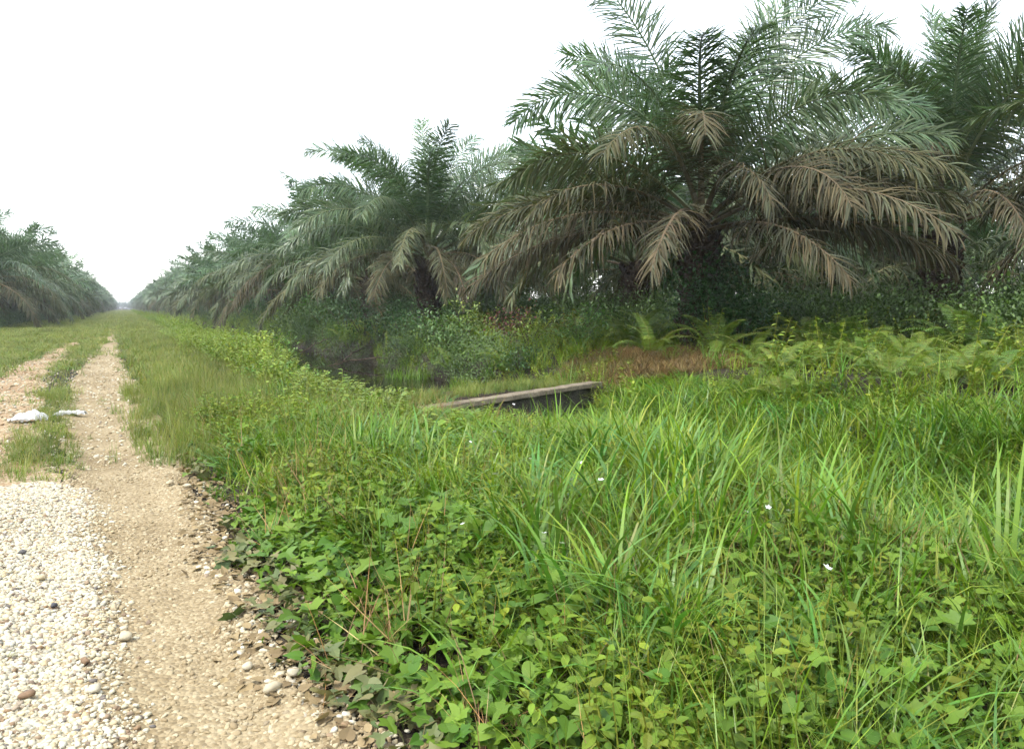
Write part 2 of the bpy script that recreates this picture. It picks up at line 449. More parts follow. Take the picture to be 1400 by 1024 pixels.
# ------------------------------------------------------------------ leaf and blade builders
def blade(mb, base, az, length, width, lean, curve, nseg=4, tint=(1, 1, 1), tip_tint=None):
    """arching strip of a grass blade; lean/curve in radians from vertical"""
    p = np.array(base, float); h = np.array([math.cos(az), math.sin(az), 0.0]); s = np.array([-h[1], h[0], 0.0])
    vs, ts = [], []
    for k in range(nseg + 1):
        t = k / nseg
        w = width * (1 - t ** 2.2) * (0.55 + 0.45 * min(1, t * 4 + .3)) if k < nseg else 0
        c = tint if tip_tint is None else tuple(tint[i] * (1 - t) + tip_tint[i] * t for i in range(3))
        if k < nseg:
            vs += [p - s * w / 2, p + s * w / 2]; ts += [c, c]
        else:
            vs.append(p.copy()); ts.append(c)
        a = lean + curve * (t + .5 / nseg) ** 1.5
        p = p + (h * math.sin(a) + np.array([0, 0, math.cos(a)])) * length / nseg
    fs = [(2 * k, 2 * k + 1, 2 * k + 3, 2 * k + 2) for k in range(nseg - 1)] + [(2 * nseg - 2, 2 * nseg - 1, 2 * nseg)]
    mb.add(vs, fs, ts)

def grass_clump(name, mat, n, lmin, lmax, width, spread, lean=(0.05, .5), curve=(.2, 1.4), nseg=4, seed=0, dry=0.08, jit=.25):
    r = random.Random(seed); mb = MB()
    for i in range(n):
        a, d = r.uniform(0, 6.283), spread * math.sqrt(r.random())
        L = r.uniform(lmin, lmax)
        k = 1 + r.uniform(-jit, jit)
        c = (k * r.uniform(.85, 1.25), k, k * r.uniform(.7, 1.1))
        if r.random() < dry: c = (1.45, 1.05, 1.3)
        tip = (c[0] * 1.25, c[1] * 1.05, c[2])
        blade(mb, (d * math.cos(a), d * math.sin(a), -.03), r.uniform(0, 6.283), L, width * r.uniform(.7, 1.25), r.uniform(*lean), r.uniform(*curve), nseg, c, tip)
    return mb.mesh(name, mat)

def leaf_poly(outline, fold=.18, cup=.12, size=1.0):
    """fan leaf from outline points (x along midrib, y half width both sides given as list)"""
    vs, fs = [], []
    for x, y in outline:
        vs.append((x * size, y * size, (fold * abs(y) - cup * x * x) * size))
    return vs, fs
LOBED = [(0, 0), (-.16, .16), (-.20, .42), (.02, .40), (.20, .66), (.33, .34), (.42, .20), (.60, .24), (.78, .14), (1.05, 0)]
HEART = [(0, 0), (-.15, .14), (-.14, .32), (0, .44), (.22, .46), (.45, .38), (.70, .20), (1.0, 0)]
THREE = [(0, 0), (-.12, .20), (-.06, .46), (.20, .74), (.24, .40), (.34, .21), (.55, .27), (.80, .17), (1.1, 0)]
OVAL = [(0, 0), (.2, .22), (.5, .30), (.8, .18), (1.0, 0)]
def add_leaf(mb, shape, size, mat4, tint, fold=.2, cup=.25):
    mid_n = 3
    mids = [(x, 0) for x in np.linspace(0, shape[-1][0], mid_n + 1)]
    # one fan per half about the midrib
    for sgn in (1, -1):
        pts = [(x, sgn * y) for x, y in shape]
        vs = [Vector((x * size, y * size, (fold * abs(y) - cup * x * x) * size)) for x, y in pts]
        c = Vector((.38 * size, 0, -cup * .14 * size))
        V = [mat4 @ c] + [mat4 @ v for v in vs]
        fs = [(0, i, i + 1) if sgn > 0 else (0, i + 1, i) for i in range(1, len(vs))]
        k = 1.0 if sgn > 0 else .94
        mb.add(V, fs, tuple(t * k for t in tint))
def add_stem(mb, a, b, r0, r1, tint=(1, 1, 1), n=3):
    a, b = Vector(a), Vector(b); d = (b - a)
    if d.length < 1e-6: return
    q = d.to_track_quat('Z', 'Y')
    vs = []
    for p, rr in ((a, r0), (b, r1)):
        for k in range(n):
            an = 6.2832 * k / n
            vs.append(p + q @ Vector((rr * math.cos(an), rr * math.sin(an), 0)))
    mb.add(vs, [(k, (k + 1) % n, n + (k + 1) % n, n + k) for k in range(n)], tint)

def single_leaf(name, shape, mat, seed):
    r = random.Random(seed); mb = MB()
    add_leaf(mb, shape, 1.0, Matrix.Identity(4), (1, 1, 1), r.uniform(.1, .35), r.uniform(.1, .4))
    add_stem(mb, (0, 0, 0), (-.55, 0, -.75), .018, .018, (1.2, 1.0, 1.0))
    return mb.mesh(name, mat, smooth=True)

def herb_sprig(name, mat, h, nl, size, seed, branches=4):
    r = random.Random(seed); mb = MB()
    for b in range(branches):
        az, lean = r.uniform(0, 6.28), r.uniform(.1, .7)
        d = Vector((math.cos(az) * math.sin(lean), math.sin(az) * math.sin(lean), math.cos(lean)))
        L = h * r.uniform(.6, 1.1)
        add_stem(mb, (0, 0, -.03), d * L, .004, .002, (1.3, .9, .9))
        for i in range(nl):
            t = .25 + .75 * (i + r.random()) / nl
            p = d * (L * t)
            la = r.uniform(0, 6.28)
            mt = Matrix.Translation(p) @ Matrix.Rotation(la, 4, 'Z') @ Matrix.Rotation(r.uniform(-.6, .5), 4, 'Y') @ Matrix.Rotation(r.uniform(-.4, .4), 4, 'X')
            k = r.uniform(.75, 1.25)
            add_leaf(mb, OVAL, size * r.uniform(.6, 1.2), mt, (k * r.uniform(.9, 1.3), k, k))
    return mb.mesh(name, mat)

def fern_frond_mesh(name, mat, L, seed, npin=34):
    r = random.Random(seed); mb = MB()
    p = Vector((0, 0, 0)); e = math.radians(r.uniform(60, 72)); bend = r.uniform(1.3, 1.9)
    pts = []
    for k in range(npin + 1):
        t = k / npin
        a = e - bend * t ** 1.3
        d = Vector((math.cos(a), 0, math.sin(a)))
        pts.append((p.copy(), d)); p = p + d * (L / npin)
    for k in range(npin):
        add_stem(mb, pts[k][0], pts[k + 1][0], .006 * (1 - .7 * k / npin), .006 * (1 - .7 * (k + 1) / npin), (1.4, .8, .8))
        t = k / npin
        if t < .15: continue
        w = L * .15 * (0.35 + .65 * math.sin(math.pi * min(1, (t - .1) * .95 + .12)))
        q, d = pts[k]; nrm = d.cross(Vector((0, 1, 0)))
        for s in (1, -1):
            dr = (Vector((0, s, 0)) * .92 + d * .35 + Vector((0, 0, -.25))).normalized()
            wd = d * (L / npin * .62)
            kk = r.uniform(.8, 1.2)
            mb.add([q, q + wd * .9, q + dr * w * .6 + wd * .9, q + dr * w, q + dr * w * .55 - wd * .1], [(0, 1, 2, 4), (4, 2, 3)], (kk * r.uniform(.9, 1.15), kk, kk))
    return mb.mesh(name, mat)

# ------------------------------------------------------------------ oil palms
def frond_geometry(mb, L, e0, bend, nleaf=78, lmax=.95, width=.045, droop=.22, side=0.0, seed=0, nseg=3, tint=(1, 1, 1), xf=None, petiole=.17, ragged=.05, twist=0.0, stalk=None):
    r = random.Random(seed)
    N = 14
    P, T = [], []
    p = np.zeros(3)
    fine = []
    steps = 56
    for k in range(steps + 1):
        t = k / steps
        a = e0 - bend * t ** 1.45
        ya = side * t * t
        d = np.array([math.cos(a) * math.cos(ya), math.cos(a) * math.sin(ya), math.sin(a)])
        fine.append((p.copy(), d)); p = p + d * (L / steps)
    def X(v):
        return v if xf is None else np.array(xf @ Vector(v))
    vs, fs = [], []
    rt = (1.9 * tint[0], 1.55 * tint[1], 1.7 * tint[2])
    for j in range(N + 1):
        q, d = fine[int(j * steps / N)]
        t = j / N
        s = np.array([-d[1], d[0], 0]); s = s / (np.linalg.norm(s) + 1e-9); nn = np.cross(d, s) * -1
        rr = .07 * (1 - t) ** 1.1 + .010
        vs += [X(q - s * rr), X(q + nn * rr * .6), X(q + s * rr), X(q - nn * rr * .6)]
    for j in range(N):
        for k in range(4):
            fs.append((4 * j + k, 4 * j + (k + 1) % 4, 4 * j + 4 + (k + 1) % 4, 4 * j + 4 + k))
    (stalk or mb).add(vs, fs, rt)
    for i in range(nleaf):
        for sd in (1, -1):
            if r.random() < ragged: continue
            t = petiole + (1 - petiole) * min(.999, (i + r.random() * .8) / nleaf)
            q, d = fine[int(t * steps)]
            tt = (t - petiole) / (1 - petiole)
            ln = lmax * (.42 + .58 * math.sin(math.pi * min(1., tt * .78 + .17))) * r.uniform(.85, 1.12)
            s = np.array([-d[1], d[0], 0]); s = s / (np.linalg.norm(s) + 1e-9); nn = np.cross(s, d) * -1
            if nn[2] < 0 and abs(d[2]) < .99: nn = -nn
            tw = twist * min(1, tt * 2.2 + .15)
            s, nn = s * math.cos(tw) + nn * math.sin(tw), nn * math.cos(tw) - s * math.sin(tw)
            a = math.radians(70 - 36 * tt + r.gauss(0, 9))
            b = math.radians((28, -10, 9)[(i + (sd > 0)) % 3] + r.gauss(0, 10))
            u = d * math.cos(a) + math.sin(a) * (s * sd * math.cos(b) + nn * math.sin(b))
            g = droop * .62 * r.uniform(.6, 1.6)
            q_ = r.random()
            if q_ < .10: ln *= r.uniform(.4, .75)           # torn
            elif q_ < .22: g *= r.uniform(2, 4)             # folded
            k = r.uniform(.68, 1.32) * (.9 + .25 * tt)
            c = (tint[0] * k * r.uniform(.84, 1.2), tint[1] * k, tint[2] * k * r.uniform(.9, 1.1))
            pts, w = q.copy(), width * r.uniform(.8, 1.15)
            lv = []
            for m_ in range(nseg + 1):
                x = m_ / nseg
                wd = d - u * np.dot(d, u); wd = wd / (np.linalg.norm(wd) + 1e-9)
                if m_ < nseg:
                    ww = w * (.65 if m_ == 0 else 1 - .35 * (x ** 2)) / 2
                    lv += [X(pts - wd * ww), X(pts + wd * ww)]
                else:
                    lv.append(X(pts))
                u = u + np.array([0, 0, -g * (1 + .8 * x)]); u = u / np.linalg.norm(u)
                pts = pts + u * ln / nseg
            mb.add(lv, [(2 * z, 2 * z + 1, 2 * z + 3, 2 * z + 2) for z in range(nseg - 1)] + [(2 * nseg - 2, 2 * nseg - 1, 2 * nseg)], c)

def trunk_mesh(name, h, r0, seed):
    r = random.Random(seed); mb = MB(); n = 14; rings = 9
    vs = []
    for j in range(rings + 1):
        t = j / rings
        rr = r0 * (1.12 - .22 * t) * (1 if j < rings else .45)
        for k in range(n):
            a = 6.2832 * k / n
            q = rr * r.uniform(.93, 1.07)
            vs.append((q * math.cos(a), q * math.sin(a), -.3 + (h + .3) * t))
    fs = [(j * n + k, j * n + (k + 1) % n, (j + 1) * n + (k + 1) % n, (j + 1) * n + k) for j in range(rings) for k in range(n)]
    fs.append(tuple(range(rings * n, rings * n + n)))
    mb.add(vs, fs)
    for i in range(int(h * 26)):               # stubs of the pruned leaf bases, in a spiral
        a = i * 2.39996; z = .1 + (h - .2) * i / (h * 26)
        o = Vector((math.cos(a), math.sin(a), 0)); s = Vector((-o.y, o.x, 0))
        b = o * r0 * .92 + Vector((0, 0, z)); L = r.uniform(.16, .34); w = r.uniform(.08, .12)
        tip = b + o * L * .75 + Vector((0, 0, L * .9))
        vs = [b - s * w + Vector((0, 0, -.05)), b + s * w + Vector((0, 0, -.05)), b + Vector((0, 0, .12)), tip - s * w * .6 - o * .0, tip + s * w * .6, tip + Vector((0, 0, .05)) - o * .05]
        mb.add(vs, [(0, 1, 4, 3), (1, 2, 5, 4), (2, 0, 3, 5), (3, 4, 5)])
    return mb.mesh(name, M['trunk'])

GREEN = (.050, .112, .050, 1)
def frond_color(brown, r):
    g = np.array([.062, .110, .042]) * r.uniform(.8, 1.25)
    ol = np.array([.078, .096, .042]) * r.uniform(.85, 1.15)
    b = np.array([.070, .064, .037]) * r.uniform(.8, 1.2)
    c = g * (1 - brown * 2) + ol * brown * 2 if brown < .5 else ol * (2 - brown * 2) + b * (brown * 2 - 1)
    return (*c, 1)
TRUNKS = [trunk_mesh('trunk_%d' % i, h, .42, i) for i, h in enumerate((2.6, 2.9, 3.2))]
AGE_BINS = 9
FROND_SET = {}
for ib in range(AGE_BINS):
    for v in range(2):
        a = ib / (AGE_BINS - 1)
        r = random.Random(100 + ib * 7 + v)
        mb = MB()
        frond_geometry(mb, 5.0 + 1.6 * min(1, a * 3) + r.uniform(-.3, .3), math.radians(84 - 70 * a ** .85 + r.uniform(-4, 4)), math.radians(38 + 62 * min(1, a * 1.5) + r.uniform(-8, 8)),
                       nleaf=115, lmax=1.04, width=.044, twist=r.choice((-1, 1)) * (r.uniform(.5, 1.2) if a < .5 else r.uniform(0, .5)), droop=.14 + .25 * a, side=r.uniform(-.35, .35), seed=ib * 10 + v)
        FROND_SET[ib, v] = mb.mesh('frond_%d_%d' % (ib, v), M['frond'])

def make_palm(x, y, seed, label, group=None, n=32, scale=1.0, brownish=.5, z=None):
    r = random.Random(seed)
    z0 = float(height(x, y)) if z is None else z
    root = link('oil_palm', None, None, (x, y, z0), (0, 0, r.uniform(0, 6.28)), scale)
    tag(root, label, 'palm tree', group)
    link('trunk', TRUNKS[seed % 3], root)
    hc = (2.6, 2.9, 3.2)[seed % 3]
    a0 = r.uniform(0, 6.28)
    for i in range(n):
        a = i / (n - 1)
        ib = min(AGE_BINS - 1, int(a * AGE_BINS))
        az = a0 + i * 2.39996 + r.uniform(-.2, .2)
        rad = .12 + .26 * a
        o = link('frond', FROND_SET[ib, r.randint(0, 1)], root, (rad * math.cos(az), rad * math.sin(az), hc + .15 - .75 * a), (r.uniform(-.12, .12), r.uniform(-.08, .08), az), r.uniform(.92, 1.06))
        br = 0 if a < .45 else min(1, max(0, (a - .45) * 1.6 * brownish * 1.6 + r.uniform(-.25, .25)))
        o.color = frond_color(br, r)
    return root

def hero_palm(x, y, spec, label, view_az, hc, trunk_i, seed, fill=10):
    """spec rows: (azimuth in the picture: 0 right, 90 away, 180 left, 270 to the viewer; start elevation, bend, length, brown, droop, side curve)"""
    r = random.Random(seed)
    root = link('oil_palm', None, None, (x, y, float(height(x, y))))
    tag(root, label, 'palm tree', 'oil palms along the right bank of the canal')
    link('trunk', TRUNKS[trunk_i], root)
    rows = list(spec)
    for i in range(fill):
        rows.append((r.uniform(20, 160), r.uniform(15, 70), r.uniform(50, 80), r.uniform(5.2, 6.4), r.choice((0, 0, .2, .4)), .25, r.uniform(-.4, .4)))
    for k, (az, el, bend, L, br, dr, sd) in enumerate(rows):
        mb, st = MB(), MB()
        frond_geometry(mb, L * (.92 if 155 < az < 245 and el < 60 else .87 if (az < 20 or az > 322) and el < 62 else 1.0), math.radians(el), math.radians(bend), nleaf=158, lmax=1.04, width=.035, ragged=.05 + .2 * max(0, br - .4), droop=dr, side=sd, seed=seed * 100 + k, stalk=st, twist=r.choice((-1, 1)) * (abs(math.cos(math.radians(az))) * r.uniform(.7, 1.3) + r.uniform(0, .2) if el > 36 else r.uniform(.1, .6)))
        me = mb.mesh('frond', M['frond'])
        wz = math.radians(az) - view_az
        low = max(0, min(1, (70 - el) / 70))
        rad = .15 + .25 * low
        o = link('frond', me, root, (rad * math.cos(wz), rad * math.sin(wz), hc - .8 * low), (0, 0, wz))
        o.color = frond_color(br, r)
        rc = link('rachis', st.mesh('rachis', M['frond']), o)
        rc.color = o.color
    return root

def azim(x, y): return math.atan2(x, y)
# the large palm in the middle of the picture
SPEC1 = [
    (176, 79, 40, 6.6, 0, .13, .10), (184, 70, 118, 5.8, 0, .16, -.1), (178, 46, 88, 5.2, .05, .18, .1), (150, 66, 70, 5.6, 0, .14, .1),
    (24, 80, 46, 6.8, 0, .14, -.2), (8, 74, 76, 6.0, 0, .15, .1), (20, 78, 60, 6.6, 0, .14, -.1), (2, 55, 82, 6.5, .0, .20, .1), (355, 38, 54, 6.2, .15, .24, .1),
    (192, 34, 64, 5.4, .4, .28, .1), (170, 30, 60, 5.4, .35, .28, -.1), (186, 22, 56, 5.8, .7, .30, .1), (204, 18, 56, 6.0, .85, .34, .1), (216, 12, 54, 5.8, .95, .36, -.1),
    (196, 4, 46, 5.8, 1., .38, .15), (224, 24, 70, 5.6, .9, .34, .2), (236, 6, 54, 5.2, 1., .38, -.15), (212, 40, 84, 5.4, .5, .28, .1),
    (268, 56, 112, 4.6, .9, .28, .15), (250, 46, 96, 5.0, .8, .30, -.2), (282, 30, 86, 4.8, .95, .36, .25), (262, 12, 70, 4.8, 1., .38, -.2),
    (305, 28, 80, 5.2, .95, .34, -.25), (318, 18, 62, 5.8, .95, .36, .15), (334, 22, 58, 6.2, .9, .34, -.1), (326, 36, 78, 5.8, .75, .32, .1),
    (346, 36, 74, 6.4, .8, .30, .15), (352, 24, 56, 6.4, .85, .34, -.1), (8, 30, 56, 6.2, .6, .30, .1), (342, 8, 48, 6.0, 1., .38, .1), (0, 10, 48, 6.0, .95, .38, -.1),
    (165, 10, 50, 5.6, 1., .38, .1), (300, 4, 50, 5.0, 1., .40, .1), (160, 70, 56, 5.4, 0, .14, .1),
    (235, 66, 96, 5.2, .05, .18, .2), (290, 70, 90, 5.2, .05, .18, -.2), (330, 58, 92, 5.6, .15, .22, -.2), (265, 74, 84, 4.6, 0, .14, .2)]
P1 = (12.35, 15.35)
hero_palm(*P1, SPEC1, 'largest oil palm, tall green crown over a skirt of brown dusty fronds', azim(*P1), 3.55, 2, 1, fill=3)
# the palm left of it, behind the canal
SPEC2 = [
    (95, 82, 28, 5.5, 0, .14, .1), (50, 74, 42, 5.6, 0, .14, -.1), (140, 72, 46, 5.6, 0, .14, .2), (280, 76, 60, 5.2, 0, .14, .2), (222, 10, 66, 6.0, .8, .44, .1), (250, 8, 60, 5.8, .9, .46, .1), (285, 4, 56, 5.6, 1, .46, -.1), (320, 8, 60, 6.0, .8, .46, .1), (205, 52, 80, 6.2, .05, .26, .1), (335, 48, 80, 6.2, .1, .28, .1), (182, 70, 84, 6.2, 0, .16, .1), (170, 52, 70, 6.4, 0, .2, -.1), (186, 40, 70, 6.4, .1, .26, .1),
    (20, 66, 56, 6.2, 0, .14, -.2), (2, 56, 66, 6.2, 0, .2, .1), (355, 40, 66, 6.3, .05, .25, -.1), (12, 28, 60, 6.0, .3, .32, .1), (200, 30, 76, 6.4, .2, .30, .1),
    (214, 40, 84, 6.2, .25, .3, -.15), (228, 22, 78, 6.2, .35, .36, .1), (245, 44, 92, 6.0, .2, .28, .1), (262, 26, 84, 6.2, .6, .38, -.1), (275, 14, 78, 6.0, .9, .44, .1),
    (292, 30, 84, 6.0, .35, .36, -.1), (300, 10, 74, 5.8, .9, .46, .1), (318, 24, 76, 6.0, .5, .4, .1), (338, 18, 72, 6.0, .7, .42, -.1), (190, 14, 66, 6.0, .4, .4, .1),
    (270, 70, 90, 5.6, 0, .2, .2), (235, 64, 84, 5.8, 0, .2, -.2), (310, 62, 84, 5.8, .05, .22, .2), (150, 66, 60, 6.0, 0, .18, .1), (40, 54, 60, 6.0, 0, .18, .1), (345, 68, 74, 5.8, 0, .18, .0)]
P2 = (11.0, 30.5)
hero_palm(*P2, SPEC2, 'green oil palm left of the largest one, brown fronds hanging at its foot', azim(*P2), 3.6, 1, 2, fill=10)

SPEC3 = [
    (95, 82, 24, 5.8, 0, .12, .0), (75, 76, 34, 5.6, 0, .12, .1), (130, 74, 40, 5.6, 0, .13, .1), (45, 74, 40, 5.6, 0, .13, -.1), (275, 76, 60, 5.4, 0, .14, 0), (235, 72, 70, 5.4, 0, .16, 0), (315, 72, 70, 5.4, 0, .16, 0),
    (120, 87, 16, 5.5, 0, .12, .1), (60, 86, 22, 5.4, 0, .12, -.1), (170, 80, 36, 5.6, 0, .12, .1), (10, 80, 34, 5.6, 0, .13, -.1), (300, 84, 30, 5.2, 0, .13, .1),
    (182, 66, 62, 6.4, 0, .16, .1), (355, 66, 60, 6.4, 0, .16, .1), (190, 46, 66, 6.4, .4, .3, .1), (175, 34, 66, 6.4, .7, .36, .1), (200, 24, 70, 6.2, 1, .42, .1),
    (215, 40, 80, 6.2, .8, .36, -.1), (240, 26, 78, 6.0, 1, .42, .1), (265, 40, 88, 5.8, .9, .36, .1), (285, 20, 76, 5.8, 1, .44, .1), (310, 34, 80, 6.0, .9, .4, .1),
    (330, 24, 70, 6.2, .9, .42, .1), (350, 36, 66, 6.2, .7, .36, .1), (5, 20, 60, 6.2, 1, .44, .1), (185, 12, 60, 6.0, 1, .46, .1), (250, 64, 84, 5.8, .2, .24, .1), (300, 60, 84, 5.8, .3, .24, .1),
    (150, 50, 60, 6, .2, .2, .1), (30, 50, 60, 6, .2, .2, .1)]
P3 = (20.4, 15.0)
hero_palm(*P3, SPEC3, 'oil palm at the right with an upright green top and dark brown trunk', azim(*P3), 3.9, 2, 3, fill=8)
near_specs = [
    # x, y, seed, label, brown
    (20.8, 7.4, 32, 'oil palm cut off by the right edge of the picture', 1.0, 1.0),
    (20.5, 24.5, 33, 'oil palm half hidden directly behind the largest palm', .5, .98),
    (11.2, 39.5, 34, 'third oil palm of the canal row, just left of the green one', .7, 1.0),
    (11.0, 48.5, 35, 'fourth oil palm of the canal row with browned lower fronds', .9, 1.02),
    (11.2, 57.5, 36, 'fifth oil palm of the canal row toward the vanishing point', .8, .98),
    (11.0, 66.5, 37, 'sixth oil palm of the canal row toward the vanishing point', .8, 1.02),
    (19.8, 35.0, 38, 'oil palm in the second row, crown showing between the two nearest palms', .4, 1.0),
    (28.0, 21.5, 39, 'oil palm deep behind the brown fronds right of the largest palm', .5, 1.0),
    (19.6, 44.0, 40, 'oil palm in the second row behind the third canal palm', .4, 1.0),
    (-10.0, 70.0, 41, 'nearest oil palm at the left edge, its crown cut by the frame', .6, 1.16),
    (-10.4, 79.0, 42, 'second oil palm of the left row, beside the one at the frame edge', .6, 1.14),
    (-10.2, 88.0, 43, 'third oil palm of the left row from the frame edge', .6, 1.12),
    (30.0, 13.0, 44, 'oil palm in shade behind the palms at the right edge', .6, 1.0),
    (26.5, 31.5, 45, 'oil palm of the third row behind the largest palm', .4, 1.0),
]
for x, y, sd, lab, br, sc in near_specs:
    make_palm(x, y, sd, lab, 'oil palms of the plantation rows', 34, sc, br)

# far palms: trunk and crown only, crown meshes shared
CROWNS = []
for v in range(4):
    r = random.Random(500 + v); mb = MB()
    n = 36
    for i in range(n):
        a = i / (n - 1); az = i * 2.39996 + r.uniform(-.2, .2)
        br = 0 if a < .45 else min(1, max(0, (a - .45) * 1.5 + r.uniform(-.3, .3)))
        c = np.array(frond_color(br, r)[:3])
        xf = Matrix.Translation((.3 * math.cos(az), .3 * math.sin(az), 3.1 - .7 * a)) @ Matrix.Rotation(az, 4, 'Z')
        frond_geometry(mb, r.uniform(5.4, 6.6), math.radians(84 - 72 * a ** .85 + r.uniform(-5, 5)), math.radians(40 + 55 * min(1, a * 1.5) + r.uniform(-8, 8)),
                       nleaf=36, lmax=1.15, width=.115, twist=r.choice((-1, 1)) * r.uniform(.2, 1.0), droop=.16 + .25 * a, side=r.uniform(-.35, .35), seed=900 + v * 50 + i, nseg=2, tint=tuple(c), xf=xf)
    CROWNS.append(mb.mesh('palm_crown_%d' % v, M['crown']))
def far_palm(x, y, label, group, sc, r):
    root = link('oil_palm', None, None, (x, y, float(height(x, y))), (0, 0, r.uniform(0, 6.28)), sc)
    tag(root, label, 'palm tree', group)
    link('trunk', TRUNKS[r.randint(0, 2)], root)
    c = link('crown', CROWNS[r.randint(0, 3)], root)
    k = r.uniform(.85, 1.15)
    c.color = (k, k, k, 1)
r = random.Random(77)
y = 75.5
while y < 960:
    far_palm(11.0 + r.uniform(-.6, .6), y + r.uniform(-1, 1), 'far oil palm in the receding row right of the track', 'far palms right of the track', r.uniform(.94, 1.08), r)
    y += 9 if y < 500 else 12
y = 97
while y < 960:
    far_palm(-10.4 + r.uniform(-.6, .6), y + r.uniform(-1, 1), 'far oil palm in the receding row left of the track', 'far palms left of the track', r.uniform(1.06, 1.2), r)
    y += 9 if y < 500 else 12
for k in range(9):
    far_palm(19.6 + r.uniform(-.5, .5), 53 + 9 * k, 'oil palm behind the front row on the right, mostly hidden', 'inner palms right of the track', r.uniform(.95, 1.08), r)
for k in range(9):
    far_palm(28.4 + r.uniform(-.5, .5), 40 + 9 * k, 'oil palm of the third row on the right, seen only in gaps', 'third row palms on the right', r.uniform(.95, 1.08), r)
for k in range(8):
    far_palm(-19.2 + r.uniform(-.5, .5), 92 + 10 * k, 'oil palm behind the front row on the left, mostly hidden', 'inner palms left of the track', r.uniform(.95, 1.08), r)
for x, y in ((29, 8), (28.5, 26), (16.5, 24.0), (22, 4), (30, 5), (37, 26), (37, 17), (36, 35), (36, 44), (45, 22), (45, 32), (39, 9), (46, 13), (45, 41), (54, 28), (54, 18)):
    far_palm(x + r.uniform(-.5, .5), y, 'oil palm deep in the plantation among the right hand palms', 'palms deep in the plantation', r.uniform(.95, 1.08), r)
for k in range(5):
    far_palm(-8 + 4 * k, 985 + r.uniform(-6, 6), 'tiny oil palm closing the far end of the track', 'palms at the end of the track', 1.0, r)

# ------------------------------------------------------------------ head wall of the canal crossing
def box(mb, a, b, z0, z1, t0, t1, seed=0, n=10):
    """box along the head wall line from a to b (distances), t = offsets along the normal; slightly uneven"""
    r = random.Random(seed)
    vs = []
    for k in range(n + 1):
        s = a + (b - a) * k / n
        zz = [z + slope(s) for z in (z0, z0, z1, z1)]
        for (t, z) in ((t0, zz[0]), (t1, zz[1]), (t1, zz[2]), (t0, zz[3])):
            q = BR_A + br_u * s + br_n * (t + r.uniform(-.006, .006))
            vs.append((q[0], q[1], z + r.uniform(-.006, .006)))
    fs = [(4 * k + j, 4 * k + (j + 1) % 4, 4 * k + 4 + (j + 1) % 4, 4 * k + 4 + j) for k in range(n) for j in range(4)]
    fs += [(3, 2, 1, 0), (4 * n, 4 * n + 1, 4 * n + 2, 4 * n + 3)]
    mb.add(vs, fs)
BL = float(np.linalg.norm(BR_B - BR_A))
def slope(s): return 0.02 + .15 * s / BL
hw_root = link('culvert_head_wall', None, None, (BR_A[0], BR_A[1], 0))
tag(hw_root, 'low weathered concrete head wall across the canal, tan coping on a dark wall', 'head wall')
def bpart(name, mat, *args, bev=0.0, **kw):
    mb = MB(); box(mb, *args, **kw)
    o = link(name, mb.mesh(name, mat), hw_root, (-BR_A[0], -BR_A[1], 0))
    if bev:
        bv = o.modifiers.new('bevel', 'BEVEL'); bv.width = bev; bv.segments = 2; bv.limit_method = 'ANGLE'
    return o
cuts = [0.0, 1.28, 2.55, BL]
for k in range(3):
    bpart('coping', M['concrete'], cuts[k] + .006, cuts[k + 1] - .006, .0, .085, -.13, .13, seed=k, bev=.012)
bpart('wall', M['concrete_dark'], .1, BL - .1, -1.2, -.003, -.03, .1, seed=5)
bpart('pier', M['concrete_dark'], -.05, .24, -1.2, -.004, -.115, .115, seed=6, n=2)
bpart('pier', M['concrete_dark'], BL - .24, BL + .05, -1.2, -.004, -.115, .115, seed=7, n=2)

# ------------------------------------------------------------------ litter, stones, branches
def bag_mesh(name, sx, sy, h, seed):
    g = np.random.default_rng(seed); mb = MB(); n = 18
    vs = []
    for j in range(n):
        for i in range(n):
            u, v = i / (n - 1) * 2 - 1, j / (n - 1) * 2 - 1
            k = 1 - .35 * vnoise(np.array([u * 2 + seed]), np.array([v * 2.]))[0] * (u * u + v * v)
            x, y_ = u * sx * k, v * sy * k
            e = max(0, 1 - (u * u + v * v) * .8)
            z = h * e * (.3 + 1.2 * fbm(u * 2.2 + seed * 3.1, v * 2.2, 3)) + .03 * abs(math.sin(6 * u + 4 * v + seed))
            vs.append((x, y_, z + .012))
    fs = [(j * n + i, j * n + i + 1, (j + 1) * n + i + 1, (j + 1) * n + i) for j in range(n - 1) for i in range(n - 1)]
    mb.add(vs, fs)
    me = mb.mesh(name, M['plastic'])
    return me
def ground_at(x, y, lift=.0): return (x, y, float(height(x, y)) + lift)
for nm, x, y, sx, sy, h, rz, sd, lab in (
        ('plastic_sack', -1.22, 12.9, .24, .22, .11, .3, 3, 'crumpled white plastic sack lying in the left wheel rut'),
        ('plastic_sack', -.74, 13.5, .26, .07, .06, -.1, 8, 'white plastic strip twisted beside the narrow track'),
        ('plastic_sack', 1.0, 13.3, .24, .06, .06, .15, 5, 'small torn white plastic scrap in the grass right of the track')):
    o = link(nm, bag_mesh(nm, sx, sy, h, sd), None, ground_at(x, y, .012), (0, 0, rz))
    sm = o.modifiers.new('solid', 'SOLIDIFY'); sm.thickness = .006
    tag(o, lab, 'plastic sack', 'plastic litter')

